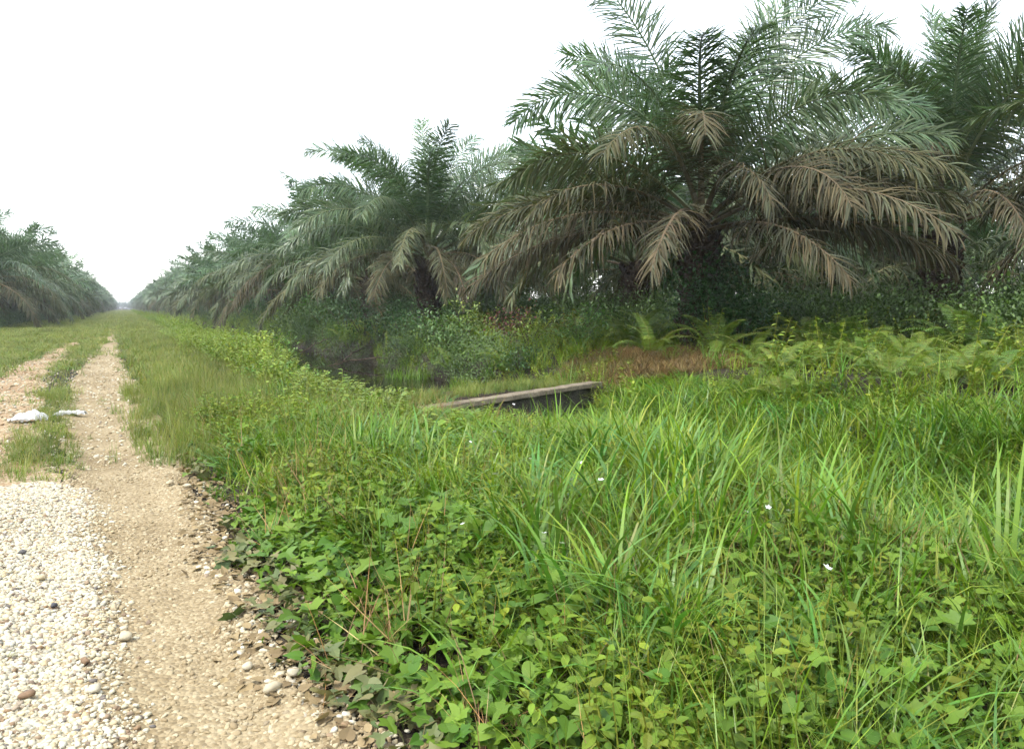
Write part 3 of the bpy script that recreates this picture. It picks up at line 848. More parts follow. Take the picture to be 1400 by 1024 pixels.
def stone_mesh(name, mat, seed, sub=2, flat=.6, rough=.30):
    import bmesh
    g = np.random.default_rng(seed)
    bm = bmesh.new(); bmesh.ops.create_icosphere(bm, subdivisions=sub, radius=.5)
    off = g.random(3) * 50; ax = (g.uniform(.8, 1.3), g.uniform(.75, 1.05), flat * g.uniform(.8, 1.2))
    planes = [Vector(g.normal(size=3)).normalized() for _ in range(5)]
    for v in bm.verts:
        d = v.co.normalized()
        k = .5 * (1 + rough * (float(vnoise(d.x * 2 + off[0], d.y * 2 + d.z * 1.7 + off[1])) - .5) * 2)
        for pl in planes:
            q = d.dot(pl)
            if q > 0: k = min(k, .36 / max(q, .5))
        v.co = Vector((d.x * k * ax[0], d.y * k * ax[1], d.z * k * ax[2]))
    me = bpy.data.meshes.new(name); bm.to_mesh(me); bm.free()
    me.polygons.foreach_set('use_smooth', [True] * len(me.polygons))
    me.materials.append(mat)
    return me
stones = [  # x, y, size, material, label
    (-.83, 5.05, .07, 'stone_dark', 'small black stone on the white gravel, upper of the two near the left'),
    (-.60, 4.17, .07, 'stone_dark', 'black angular stone on the gravel at the left edge of the picture'),
    (-.66, 4.62, .075, 'stone_rust', 'rust red stone lying on the white gravel'),
    (-.40, 3.62, .075, 'stone_rust', 'brown rounded stone at the bottom left on the white gravel'),
    (-.21, 3.95, .06, 'stone_rust', 'small ochre stone in the middle of the white gravel'),
    (-.62, 5.75, .06, 'stone_dark', 'grey dark pebble higher up on the white gravel'),
    (-.38, 4.72, .05, 'stone_dark', 'little dark pebble in the middle of the white gravel'),
    (-.16, 3.62, .085, 'stone_pale', 'largest cream stone at the bottom of the white gravel'),
    (-.05, 4.25, .08, 'stone_pale', 'cream yellow stone where white gravel meets the tan track'),
    (-.48, 5.2, .08, 'stone_pale', 'yellowish flat stone in the upper white gravel'),
    (.50, 3.35, .09, 'stone_pale', 'pale stone at the right lower border of the track'),
    (.60, 3.42, .08, 'stone_pale', 'pale cobble beside the vines at the bottom of the track'),
    (.44, 3.62, .075, 'stone_pale', 'round cream cobble near the vine edge'),
    (.32, 7.75, .10, 'stone_pale', 'white rock at the grass corner where the track narrows'),
    (.45, 7.5, .09, 'stone_pale', 'second white rock at the grass corner where the track narrows'),
]
for k, (x, y, s, mk, lab) in enumerate(stones):
    o = link('stone', stone_mesh('stone', M[mk], 40 + k), None, ground_at(x, y, .030 + s * .10), (0, 0, k * 1.3), s * .78)
    tag(o, lab, 'stone', 'loose stones on the gravel')

def branch(x0, y0, z0, x1, y1, z1, rad, seed, label):
    r = random.Random(seed); root = MB()
    pts = []
    for k in range(9):
        t = k / 8
        pts.append(Vector((x0 + (x1 - x0) * t, y0 + (y1 - y0) * t, z0 + (z1 - z0) * t + .10 * math.sin(3.1 * t))) + Vector((r.uniform(-.05, .05), r.uniform(-.05, .05), r.uniform(-.03, .03))))
    for k in range(8):
        add_stem(root, pts[k], pts[k + 1], rad * (1 - .08 * k), rad * (1 - .08 * (k + 1)), n=7)
    for k in (3, 5, 6):
        d = Vector((r.uniform(-.4, .4), r.uniform(-.4, .4), r.uniform(.2, .6)))
        add_stem(root, pts[k], pts[k] + d, rad * .45, rad * .15, n=5)
    o = link('fallen_branch', root.mesh('fallen_branch', M['wood'], True))
    tag(o, label, 'branch', 'dead branches over the canal')
branch(8.1, 29.5, .1, 6.3, 27.0, -.5, .035, 1, 'dead branch sloping into the dark canal water')
branch(8.0, 26.2, -.1, 5.9, 27.8, -.52, .03, 2, 'thin bare branch lying flat over the canal water')
branch(8.3, 34.5, .35, 6.4, 33.0, -.3, .035, 3, 'pale fallen stick across the far canal bank')

# ------------------------------------------------------------------ gravel
PW = [stone_mesh('pale_pebble_%d' % i, M['pebble_white'], 200 + i, sub=1 if i % 2 else 2, flat=.52) for i in range(6)]
PT = [stone_mesh('tan_pebble_%d' % i, M['pebble_tan'], 220 + i, sub=1 if i % 2 else 2, flat=.6) for i in range(6)]
def pebbles(name, variants, x, y, g, smin, smax, lift, label, power=2.5):
    k = len(x)
    s = smin + (smax - smin) * g.random(k) ** power
    z = height(x, y) + lift + s * .12
    rot = np.stack([g.normal(0, .35, k), g.normal(0, .35, k), g.random(k) * 6.283], 1)
    scatter(name, variants, np.stack([x, y, z], 1), rot, s, g.integers(0, len(variants), k), label, 'gravel')
x, y, g = wedge(2.4, 9.0, 13500, -24, 8, 11)
ok = (x < np.asarray(track_l(y)) + .10 * g.normal(size=len(x))) & (y < 8.3 + 1.3 * (vnoise(x * 2.6, 4.4) - .5)) & (x > -2.6)
ok &= ~((y > 6.2) & (g.random(len(x)) < .45))
pebbles('pale_gravel', PW, x[ok], y[ok], g, .010, .046, .012, 'loose pale cream and white gravel heaped left of the track', 3.4)
x, y, g = wedge(1.6, 9.5, 6500, -12, 26, 12)
tc = .5 * (np.asarray(track_l(y)) + np.asarray(track_r(y)))
edge = np.abs(x - tc) / (.5 * (np.asarray(track_r(y)) - np.asarray(track_l(y))) + 1e-6)
pr = np.clip(.42 + .5 * edge, 0, 1) * np.clip(1.35 - y / 11, .1, 1) * (.45 + 1.0 * fbm(x * 2.5, y * 2.5))
ok = on_track(x, y, .14) & (g.random(len(x)) < pr)
pebbles('tan_gravel', PT, x[ok], y[ok], g, .008, .036, .007, 'small tan gravel pressed into the narrow track', 3.2)
x, y, g = wedge(9.0, 34, 130, -11, 3, 13)
ok = (on_track(x, y, .15) | on_rut(x, y, .2)) & (g.random(len(x)) < 1.2 - y / 34)
pebbles('tan_gravel', PT + PW, x[ok], y[ok], g, .02, .075, .008, 'scattered pebbles on the farther wheel tracks', 2.0)
x, y, g = wedge(2.6, 8.0, 700, 4, 22, 14)
dr = x - np.asarray(track_r(y))
ok = (dr > -.05) & (dr < .45) & (g.random(len(x)) < np.exp(-np.clip(dr, 0, 9) * 5) * (.35 + fbm(x * 2, y * 2)))
pebbles('pale_gravel', PW, x[ok], y[ok], g, .015, .06, .006, 'loose pale gravel pushed up along the right border of the track', 1.6)

# ------------------------------------------------------------------ short roadside grass
SHORT = [grass_clump('short_tuft_%d' % i, M['short'], 34, .10, .34, .0065, .10, (.05, .6), (.1, 1.0), 3, 300 + i, dry=.22) for i in range(5)]
SEED = [grass_clump('seed_tuft_%d' % i, M['short'], 22, .25, .55, .0055, .09, (.02, .35), (.1, .8), 3, 320 + i, dry=.35) for i in range(3)]
FARG = [grass_clump('far_tuft_%d' % i, M['short'], 46, .16, .42, .018, .38, (.05, .6), (.1, .9), 2, 330 + i, dry=.22) for i in range(4)]
def place(name, variants, x, y, g, smin, smax, label, cat, zscale=None, lift=0., tilt=.12, parent=None):
    k = len(x); s = g.uniform(smin, smax, k)
    S = np.stack([s, s, s if zscale is None else s * zscale], 1)
    rot = np.stack([g.normal(0, tilt, k), g.normal(0, tilt, k), g.random(k) * 6.283], 1)
    return scatter(name, variants, np.stack([x, y, height(x, y) + lift], 1), rot, S, g.integers(0, len(variants), k), label, cat, parent)
def grass_prob(x, y):
    """how likely short grass grows here"""
    tr = np.asarray(track_r(y)); tl = np.asarray(track_l(y))
    right = sstep(.0, .5, x - tr) * (1 - sstep(2.3, 3.6, x)) * sstep(6.2, 8.2, y)
    left = (x < tl) * (y > 8.0)
    strip = left * sstep(0, .18, tl - x) * (.45 + .9 * (fbm(x * .9, y * .45 + 3) > .42))
    bare = on_rut(x, y, .0)
    strip = strip * np.interp(y, [8, 8.3, 10.6, 11.2, 13.3, 14.0, 17.5, 19, 26, 40], [0, 1, 1, .22, .15, .95, .8, .35, .6, 1])
    strip = np.where(bare, .05 * (fbm(x * 1.3, y * .7) > .5), strip)
    return np.clip(right + strip, .012, 1) * (y > 8.4)
x, y, g = wedge(7.4, 17, 120, -19, 20, 21)
ok = g.random(len(x)) < np.maximum(grass_prob(x, y), .5 * (on_track(x, y, .1) & ~on_track(x, y, -.14) & (y > 8.6))) * (.35 + .9 * fbm(x * .8, y * .8))
place('roadside_grass', SHORT + SEED, x[ok], y[ok], g, .55, 1.15, 'short yellowish green grass growing beside and between the wheel tracks', 'grass', zscale=np.where(x[ok] < -.3, .62, 1.0))
x, y, g = wedge(17, 42, 26, -17, 17, 22)
ok = (low_growth(x, y, .35) > .5) & (g.random(len(x)) < grass_prob(x, y) * (.5 + .7 * fbm(x * .5, y * .5)))
place('roadside_grass', FARG + SEED, x[ok], y[ok], g, .7, 1.15, 'yellowish green grass verge of the middle distance', 'grass', zscale=np.where(x[ok] < .3, .5, .8))
gg = np.random.default_rng(23)
k = 26000
y = 40 * (10 ** (gg.random(k) ** 1.0 * 1.05)); x = gg.uniform(-12, 7.5, k)
ok = ((grass_prob(np.minimum(x, 2.0), y) > gg.random(k)) & ~on_track(x, y, .05)) & ~((x > 3.9) & (x < 8))
far_s = 1 + (y[ok] - 40) / 160
ksel = ok.sum()
S = np.stack([far_s * 1.3, far_s * 1.3, np.full(ksel, .75)], 1)
scatter('roadside_grass', FARG, np.stack([x[ok], y[ok], height(x[ok], y[ok])], 1), np.stack([np.zeros(ksel), np.zeros(ksel), gg.random(ksel) * 6.28], 1), S, gg.integers(0, 4, ksel), 'grass verge fading toward the far end of the track', 'grass')

# ------------------------------------------------------------------ low creeping vines of the right foreground
VL = [single_leaf('vine_leaf_%d' % i, (LOBED, THREE, HEART, LOBED)[i % 4], M['vine'], 400 + i) for i in range(8)]
VE = [single_leaf('edge_leaf_%d' % i, (LOBED, HEART, THREE)[i % 3], M['vine_old'], 420 + i) for i in range(4)]
def canopy(x, y):
    """height of the vine carpet above the soil"""
    dr = x - np.asarray(np.interp(y, TY, TR)) - .18 * (fbm(x * 1.4, y * 1.4) - .5)
    return sstep(-.05, .9, dr) * (.07 + .34 * fbm(x * 1.1 + 7, y * 1.1)) + .03
VINE_BLOBS = [(1.05, 4.5, .95), (1.2, 3.3, .7), (1.2, 5.8, .65), (.95, 2.3, .6), (3.2, 2.7, 1.0), (2.8, 1.8, .8), (3.55, 3.5, .6), (1.75, 1.75, .5)]
def vine_prob(x, y):
    dr = x - np.asarray(track_r(y)) - .25 * (fbm(x * 1.7, y * 1.7) - .5)
    a = sstep(-.02, .35, dr) * (1 - sstep(3.6, 4.6, x)) * (1 - sstep(8.0, 10.5, y))
    patch = fbm(x * .75 + 2, y * .75 + 8)
    near = 1 - sstep(4.2, 6.8, np.hypot(x, y))
    blob = np.zeros_like(patch)
    for bx, by, br_ in VINE_BLOBS:
        blob = np.maximum(blob, 1 - sstep(.65 * br_, 1.25 * br_, np.hypot(x - bx, y - by)))
    return a * np.clip(blob + near * .04 + sstep(.52, .66, patch) * .25, 0.03, 1)
x, y, g = wedge(1.2, 9.5, 700, 2, 80, 31)
ok = g.random(len(x)) < vine_prob(x, y)
x, y = x[ok], y[ok]; k = len(x)
u = g.random(k) ** .55
z = height(x, y) + canopy(x, y) * u + .02
size = np.minimum((.035 + .075 * g.random(k) ** 1.3) * (0.75 + .35 * u), .030 * np.hypot(x, y)) * np.where(x > 1.9, .8, 1.0)
az = g.random(k) * 6.283
rot = np.stack([g.normal(0, .35, k), g.normal(.28, .38, k), az], 1)
dist = np.hypot(x, y)
dr = x - np.asarray(track_r(y))
edge_leaf = (dr < .30) & (g.random(k) < .75)
# the biggest leaves in view, one object each
score = np.where((u > .8) & (dist > 2.5) & ~edge_leaf, size / dist, 0)
ang = np.degrees(np.arctan2(x, y))
score = np.where((ang > 4) & (ang < 57), score, 0)
order = np.argsort(-score)
left_sel = [i for i in order if ang[i] < 30][:170]
right_sel = [i for i in order if ang[i] >= 30][:130]
taken = np.zeros(k, bool)
for sel, lab, half in ((left_sel, 'creeping vine with lobed leaves spreading from the track edge, lower middle', 0),
                       (right_sel, 'creeping vine carpet with lobed leaves at the lower right under the tall grass', 1)):
    cx, cy = float(x[sel].mean()), float(y[sel].mean())
    root = link('creeping_vine', None, None, (cx, cy, float(height(cx, cy))))
    tag(root, lab, 'vine', 'creeping vines')
    for i in sel:
        taken[i] = True
        link('leaf', VL[i % 8], root, (x[i] - cx, y[i] - cy, z[i] - root.location.z + .02), tuple(rot[i]), min(float(size[i]) * 1.1, .030 * float(dist[i])))
    m_ = (~np.isin(np.arange(k), left_sel + right_sel)) & ((ang < 30) if half == 0 else (ang >= 30)) & ~edge_leaf
    o = scatter('foliage', VL, np.stack([x[m_], y[m_], z[m_]], 1), rot[m_], size[m_], g.integers(0, 8, m_.sum()), None, None, root)
    o.location = -root.location
m_ = edge_leaf & ~taken
scatter('vine_edge', VE, np.stack([x[m_], y[m_], z[m_]], 1), rot[m_], size[m_], g.integers(0, 4, m_.sum()), 'dusty olive leaves and runners at the border of the track', 'vine')

# fallen dry leaves along the border of the track
LT = [single_leaf('litter_leaf_%d' % i, (OVAL, HEART)[i % 2], M['dry'], 440 + i) for i in range(4)]
x, y, g = wedge(2.2, 9.0, 900, 3, 40, 33)
dr = x - np.asarray(track_r(y))
ok = (g.random(len(x)) < np.exp(-np.abs(dr - .18) * 4.5) * (.25 + .9 * fbm(x * 3, y * 3))) & (dr > -.12)
k = ok.sum()
scatter('leaf_litter', LT, np.stack([x[ok], y[ok], height(x[ok], y[ok]) + .022], 1), np.stack([g.normal(0, .3, k), g.normal(0, .3, k), g.random(k) * 6.28], 1),
        g.uniform(.025, .07, k), g.integers(0, 4, k), 'dry brown fallen leaves along the border between track and vines', 'leaf litter')

# small herbs between the vines
HERB = [herb_sprig('herb_%d' % i, M['herb'], .34, 10, .043, 500 + i) for i in range(5)]
M['weed'] = leaf_material('weed_leaf', (.12, .21, .025), (.19, .27, .035), rough=.5, trans=.3, spec=.3, mottle=.25, mscale=.9)
HERB_L = [herb_sprig('tall_herb_%d' % i, M['weed'], .75, 16, .06, 520 + i, 6) for i in range(4)]
x, y, g = wedge(1.4, 13.5, 95, 2, 76, 41)
dr = x - np.asarray(track_r(y))
pr = sstep(.35, 1.1, dr) * np.where(x > 4.4, .35, 1.0) * (1 - sstep(7.5, 8.2, x)) * (y < 11.3) * (.10 + 1.1 * sstep(.44, .58, fbm(x * .8 + 31, y * .8))) * np.interp(x, [1.6, 2.4], [1, .55]) * (1 - .6 * np.clip(vine_prob(x, y), 0, 1))
ok = g.random(len(x)) < pr
place('low_herbs', HERB, x[ok], y[ok], g, .7, 1.35, 'low small leaved herbs mixed into the green verge', 'herbs', lift=.02, zscale=low_growth(x[ok], y[ok], .42))
# weeds on the near canal bank, middle distance
x, y, g = wedge(9.5, 60, 13, -2, 26, 42)
bank = sstep(1.7, 2.9, x + .8 * (fbm(x * .4, y * .4) - .5)) * (1 - sstep(4.1, 4.9, x)) * (.35 + .9 * sstep(.35, .55, fbm(x * .5, y * .3 + 3)))
ok = (g.random(len(x)) < bank) & (low_growth(x, y, .95) > .3)
place('bank_weeds', HERB_L, x[ok], y[ok], g, .8, 1.5, 'tall bright green weeds along the near bank of the canal', 'weeds', zscale=low_growth(x[ok], y[ok], .95))

# ------------------------------------------------------------------ tall grass filling the canal near the viewer
M['tall2'] = leaf_material('broad_grass', (.042, .145, .026), (.095, .215, .026), rough=.42, trans=.25, spec=.4, mottle=.2, mscale=2.0)
TALL = [grass_clump('tall_tuft_%d' % i, M['tall'], 24, .45, 1.0, .018, .14, (.03, .45), (.3, 1.9), 6, 600 + i, dry=.10, jit=.4) for i in range(6)] + [grass_clump('broad_tuft_%d' % i, M['tall2'], 16, .5, 1.0, .027, .12, (.05, .5), (.6, 2.3), 7, 690 + i, dry=.03, jit=.3) for i in range(4)]
MIDT = [grass_clump('bright_tuft_%d' % i, M['tall2'], 16, .3, .7, .019, .10, (.05, .6), (.3, 1.8), 5, 680 + i, dry=.08, jit=.35) for i in range(3)]
MIDG = [grass_clump('mid_tuft_%d' % i, M['tall'], 24, .25, .62, .011, .11, (.05, .6), (.2, 1.4), 4, 620 + i, dry=.15) for i in range(5)]
x, y, g = wedge(2.6, 14.5, 34, 14, 78, 51)
s_ = (x - BR_A[0]) * br_n[0] + (y - BR_A[1]) * br_n[1]
pr = np.maximum(sstep(2.6, 3.9, x + .9 * (fbm(x * .8, y * .8) - .5)), .62 * sstep(1.5, 2.1, x) * (np.hypot(x, y) > 3.3)) * (1 - .8 * np.clip(vine_prob(x, y), 0, 1)) * (1 - sstep(8.2, 9.2, x)) * (s_ < -.25)
pr = pr * (.55 + .6 * fbm(x * .9 + 5, y * .9))
ok = g.random(len(x)) < pr
place('tall_grass', TALL, x[ok], y[ok], g, .75, 1.15, 'tall broad bladed bright green grass filling the near canal', 'grass', zscale=low_growth(x[ok], y[ok], .95) * (.55 + .8 * fbm(x[ok] * 1.1 + 3, y[ok] * 1.1)))
x, y, g = wedge(1.4, 13.5, 95, 3, 78, 52)
dr = x - np.asarray(track_r(y))
pr = sstep(.25, 1.0, dr) * (1 - sstep(4.0, 5.0, x)) * (.30 + .9 * sstep(.38, .58, fbm(x * .7 + 50, y * .7 + 12))) * (1 - .65 * np.clip(vine_prob(x, y), 0, 1))
ok = g.random(len(x)) < pr
place('verge_grass', MIDG + MIDG + MIDT, x[ok], y[ok], g, .6, 1.1, 'loose green grass growing through the vines on the verge', 'grass', zscale=low_growth(x[ok], y[ok], .8) * np.interp(x[ok], [.6, 2.2], [.6, 1.0]))
# dry stalks
DRY = [grass_clump('dry_tuft_%d' % i, M['dry'], 14, .2, .6, .006, .12, (.1, 1.0), (.1, .9), 3, 640 + i, dry=0) for i in range(4)]
x, y, g = wedge(2.4, 12, 16, 4, 66, 53)
dr = x - np.asarray(track_r(y))
pr = sstep(.1, .4, dr) * (1 - sstep(5.0, 6.5, x)) * (.1 + 1.2 * sstep(.52, .66, fbm(x * .9 + 80, y * .9 + 12)))
pr = np.maximum(pr, 1.6 * (1 - sstep(.5, 1.3, np.hypot(x - 4.4, y - 3.4))) )
ok = g.random(len(x)) < pr
place('dry_stalks', DRY, x[ok], y[ok], g, .7, 1.2, 'dry brown stalks and litter between the green plants', 'dry grass', tilt=.3)
THIN = [grass_clump('thin_tuft_%d' % i, M['tall'], 22, .3, .75, .0065, .12, (.05, .7), (.2, 1.6), 5, 670 + i, dry=.3, jit=.35) for i in range(4)]
x, y, g = wedge(1.8, 9.5, 42, 10, 74, 63)
ok = (x - np.asarray(track_r(y)) > .7) & (g.random(len(x)) < .25 + .9 * sstep(.38, .6, fbm(x * 1.1 + 15, y * 1.1 + 40)))
place('thin_grass', THIN + THIN + DRY[:2], x[ok], y[ok], g, .6, 1.1, 'thin tall grass and dry straw standing through the foreground weeds', 'grass', zscale=low_growth(x[ok], y[ok], .7), tilt=.2)
# low runners on the earth fill behind the head wall
x, y, g = wedge(11, 20, 60, 12, 36, 54)
s_ = (x - BR_A[0]) * br_n[0] + (y - BR_A[1]) * br_n[1]
ok = (s_ > .25) & (s_ < 2.2) & (x > 3.6) & (x < 9.0)
place('crossing_grass', SHORT, x[ok], y[ok], g, .5, .95, 'grass covering the earth crossing behind the concrete head wall', 'grass')

# sprigs of grass on the bare gravel
for k, (x, y, sz, lab) in enumerate(((-.52, 4.05, .32, 'tiny green sprig growing out of the white gravel, bottom left'), (-1.0, 7.2, .5, 'small grass sprig at the left edge of the white gravel'), (-.36, 4.12, .22, 'smallest green sprig on the white gravel beside the tiny one'))):
    o = link('grass_sprig', grass_clump('grass_sprig', M['short'], 9, .12, .3, .008, .03, (.5, 1.2), (.1, .6), 3, 990 + k, dry=0), None, ground_at(x, y, .02), (0, 0, k), sz)
    tag(o, lab, 'grass sprig', 'grass sprigs on the gravel')
# single large tussocks that stand out, each with its own blades
BL_SET = []
for i in range(8):
    r = random.Random(700 + i); mb = MB()
    blade(mb, (0, 0, 0), 0, 1.0, .026, r.uniform(.06, .35), r.uniform(.3, 1.5), 8, (1, 1, 1), (1.3, 1.1, .9))
    BL_SET.append(mb.mesh('blade_%d' % i, M['tall']))
tussocks = [
    (4.35, 3.05, 1.15, 'broad bladed grass tussock at the right edge in front'),
    (3.75, 2.35, 1.0, 'broad bladed grass tussock lowest at the right edge'),
    (4.15, 3.65, 1.1, 'yellow green tussock rising from the vine carpet at the right'),
    (4.9, 4.3, 1.15, 'tall tussock behind the right hand vine carpet'),
    (4.3, 5.2, 1.0, 'tussock of long blades right of the middle'),
    (3.6, 5.0, .8, 'slender tussock in the middle of the green verge'),
    (2.55, 3.9, .65, 'small upright tussock beside the white flowers'),
    (2.15, 2.65, .6, 'fine tussock at the bottom of the green verge'),
    (3.2, 7.4, .75, 'tussock with long blades in front of the head wall left end'),
    (4.5, 8.2, .95, 'tussock with glossy blades in front of the head wall'),
    (5.4, 8.0, 1.0, 'tallest spike of grass before the brown patch'),
    (6.6, 6.6, 1.1, 'dense tussock in the canal at the right'),
    (1.55, 5.6, .45, 'short tussock near the track among vines'),
    (1.2, 7.6, .4, 'soft fine tussock at the corner of the verge and the track'),
]
for k, (x, y, s, lab) in enumerate(tussocks):
    r = random.Random(800 + k)
    root = link('grass_tussock', None, None, ground_at(x, y, -.02)); tag(root, lab, 'grass tussock', 'grass tussocks standing out of the verge')
    for i in range(16):
        a = r.uniform(0, 6.28); d = .09 * math.sqrt(r.random())
        link('blade', BL_SET[r.randint(0, 7)], root, (d * math.cos(a), d * math.sin(a), 0), (0, 0, r.uniform(0, 6.28)), (s * r.uniform(.6, 1.1),) * 3)

# ------------------------------------------------------------------ far bank: ferns, shrubs, brown patch, undergrowth
FF = [fern_frond_mesh('fern_frond_%d' % i, M['fern'], 1.0, 900 + i) for i in range(5)]
def make_fern(x, y, s, label, seed, n=10, group='ferns on the far bank'):
    r = random.Random(seed)
    root = link('fern', None, None, ground_at(x, y, -.02)); tag(root, label, 'fern', group)
    a0 = r.uniform(0, 6.28)
    for i in range(n):
        az = a0 + i * 6.283 / n + r.uniform(-.25, .25)
        link('frond', FF[r.randint(0, 4)], root, (.03 * math.cos(az), .03 * math.sin(az), 0), (0, r.uniform(-.35, .25), az), s * r.uniform(.75, 1.15))
r = random.Random(60)
fern_spots = []
for i in range(44):        # ferns right of the brown patch, toward the right edge
    th = math.radians(r.uniform(42, 60)); d = r.uniform(11.4, 17.5)
    fern_spots.append((d * math.sin(th), d * math.cos(th), r.uniform(.55, .95), 'yellow green fern on the bank right of the brown patch', 'ferns right of the brown patch'))
for i in range(30):
    th = math.radians(r.uniform(33, 60)); d = r.uniform(16.5, 22)
    fern_spots.append((d * math.sin(th), d * math.cos(th), r.uniform(1.0, 1.5), 'large fern in the half shade at the feet of the right hand palms', 'ferns in the half shade'))
for i in range(14):
    th = math.radians(r.uniform(20, 38)); d = r.uniform(17.5, 24)
    fern_spots.append((d * math.sin(th), d * math.cos(th), r.uniform(.7, 1.1), 'fern on the far bank between the canal and the two big palms', 'ferns behind the head wall'))
for i in range(10):
    fern_spots.append((8.3 + r.uniform(0, 2), r.uniform(24, 38), r.uniform(.8, 1.2), 'fern hanging over the dark water on the far bank', 'ferns over the water'))
for k, (x, y, s, lab, gr) in enumerate(fern_spots):
    if math.hypot(x - P1[0], y - P1[1]) < 1.0: continue
    make_fern(x, y, s, lab, 1000 + k, 9, gr)

def make_shrub(x, y, h, w, color, label, seed, leaf=.07, n=420, name='shrub', group=None, stemmy=6):
    r = random.Random(seed); root = link(name, None, None, ground_at(x, y, -.03)); tag(root, label, 'shrub', group)
    st = MB(); tips = []
    for i in range(stemmy):
        az = r.uniform(0, 6.28); d = Vector((math.cos(az) * w * r.uniform(.2, .5), math.sin(az) * w * r.uniform(.2, .5), h * r.uniform(.5, .95)))
        mid = d * .5 + Vector((0, 0, h * .08))
        add_stem(st, (0, 0, 0), mid, .018, .013, n=4); add_stem(st, mid, d, .013, .005, n=4)
        tips += [mid, d, d * .8]
    link('stem', st.mesh('stem', M['wood']), root)
    fo = MB()
    for i in range(n):
        t = tips[r.randint(0, len(tips) - 1)]
        q = Vector((r.gauss(0, 1), r.gauss(0, 1), r.gauss(0, 1))) * .17
        p = t + Vector((q.x * w, q.y * w, q.z * h * .9))
        if p.z < .02: p.z = .02 + r.random() * .1
        mt = Matrix.Translation(p) @ Matrix.Rotation(r.uniform(0, 6.28), 4, 'Z') @ Matrix.Rotation(r.uniform(-.3, .9), 4, 'Y') @ Matrix.Rotation(r.uniform(-.5, .5), 4, 'X')
        k = r.uniform(.65, 1.35)
        add_leaf(fo, OVAL, leaf * r.uniform(.7, 1.4), mt, (k * r.uniform(.85, 1.25), k, k))
    o = link('foliage', fo.mesh('foliage', M['shrub']), root)
    o.color = (*color, 1)
    return root
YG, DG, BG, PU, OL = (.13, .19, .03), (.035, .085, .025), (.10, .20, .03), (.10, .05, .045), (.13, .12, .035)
shrubs = [
    (8.2, 16.6, .8, 1.2, (.045, .10, .025), 'low green bush at the end of the crossing, nearest the head wall', .06, 700),
    (8.6, 24.0, 1.6, 1.7, (.05, .115, .03), 'mid green bush on the far bank, left of the rounded canal shrub', .07, 800),
    (8.5, 28.8, 1.7, 1.9, (.03, .07, .022), 'overhanging bush above the dead branches', .08, 800),
    (8.7, 34.5, 1.9, 2.4, (.045, .10, .028), 'bush on the far bank behind the dead branches', .09, 700),
    (8.7, 39.0, 2.0, 2.6, (.05, .11, .03), 'far bank bush where the water narrows', .10, 600),
    (9.8, 16.7, .9, 1.2, (.075, .15, .03), 'light green bush between the brown patch and the purple shrub', .06, 700),
    (8.35, 21.4, 1.25, 1.3, (.075, .14, .035), 'rounded shrub with silvery green leaves at the canal edge', .09, 900),
    (9.1, 22.0, 1.35, 1.0, YG, 'yellow green topped shrub behind the rounded canal shrub', .09, 420),
    (9.6, 20.3, .95, 1.2, PU, 'low purple brown shrub right of the rounded canal shrub', .09, 420),
    (9.3, 18.3, 1.0, 1.3, YG, 'yellowish bush just behind the head wall', .07, 480),
    (10.4, 18.6, 1.0, 1.2, OL, 'bush with rust coloured leaves behind the head wall', .07, 420),
    (8.6, 26.5, 1.8, 1.9, DG, 'dark green bush on the far bank above the black water', .08, 800),
    (8.6, 31.5, 1.9, 2.2, DG, 'dark bush on the far bank where the canal disappears', .10, 460),
    (2.7, 13.0, .36, 1.1, (.05, .11, .022), 'dark leafy bush on the near bank beside the canal', .06, 620),
    (3.5, 12.4, .30, 1.1, YG, 'yellow green bush on the near bank left of the head wall', .06, 560),
    (2.9, 16.5, .5, 1.3, BG, 'bright green bush near the canal beside the dark leafy one', .07, 560),
    (3.2, 22.0, .95, 1.7, BG, 'large bright green bush on the near bank, middle distance', .08, 680),
    (3.7, 29.0, 1.15, 2.0, BG, 'bright weedy bush farther along the near bank', .09, 640),
    (4.2, 37.0, 1.3, 2.4, (.07, .14, .03), 'green bush far along the near bank before the palms', .11, 560),
    (4.5, 47.0, 1.5, 2.6, (.05, .12, .03), 'dark green bush far along the near bank', .14, 460),
    (9.0, 46.0, 3.6, 2.6, (.06, .16, .03), 'slender bright sapling standing before the canal row of palms', .16, 520),
    (8.9, 60.0, 3.0, 3.2, (.045, .12, .028), 'green sapling farther on before the canal row of palms', .2, 420),
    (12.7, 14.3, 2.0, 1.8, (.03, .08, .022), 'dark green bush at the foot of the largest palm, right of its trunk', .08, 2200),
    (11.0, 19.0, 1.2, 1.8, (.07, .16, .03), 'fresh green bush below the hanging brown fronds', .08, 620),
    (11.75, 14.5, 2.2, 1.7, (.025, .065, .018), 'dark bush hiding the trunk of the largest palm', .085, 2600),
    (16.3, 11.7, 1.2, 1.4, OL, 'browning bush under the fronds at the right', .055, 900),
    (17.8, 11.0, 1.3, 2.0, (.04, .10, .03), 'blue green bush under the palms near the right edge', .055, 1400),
    (15.3, 12.4, .9, 1.6, YG, 'yellowish bush right of the largest palm', .07, 480),
]
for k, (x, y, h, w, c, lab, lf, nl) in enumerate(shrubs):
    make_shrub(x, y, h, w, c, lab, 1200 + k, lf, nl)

for wx, wy_, lab in ((7.25, 21.6, 'bright green mat of water grass floating at the canal edge'), (7.5, 18.2, 'small tuft of water grass in the canal near the head wall')):
    o = link('water_grass', grass_clump('water_grass', M['tall'], 320, .18, .5, .013, .75 if wy_ > 20 else .4, (.05, .5), (.2, 1.0), 4, int(wy_), dry=.02, jit=.2), None, (wx, wy_, WATER_Z))
    tag(o, lab, 'water grass', 'water grass in the canal')
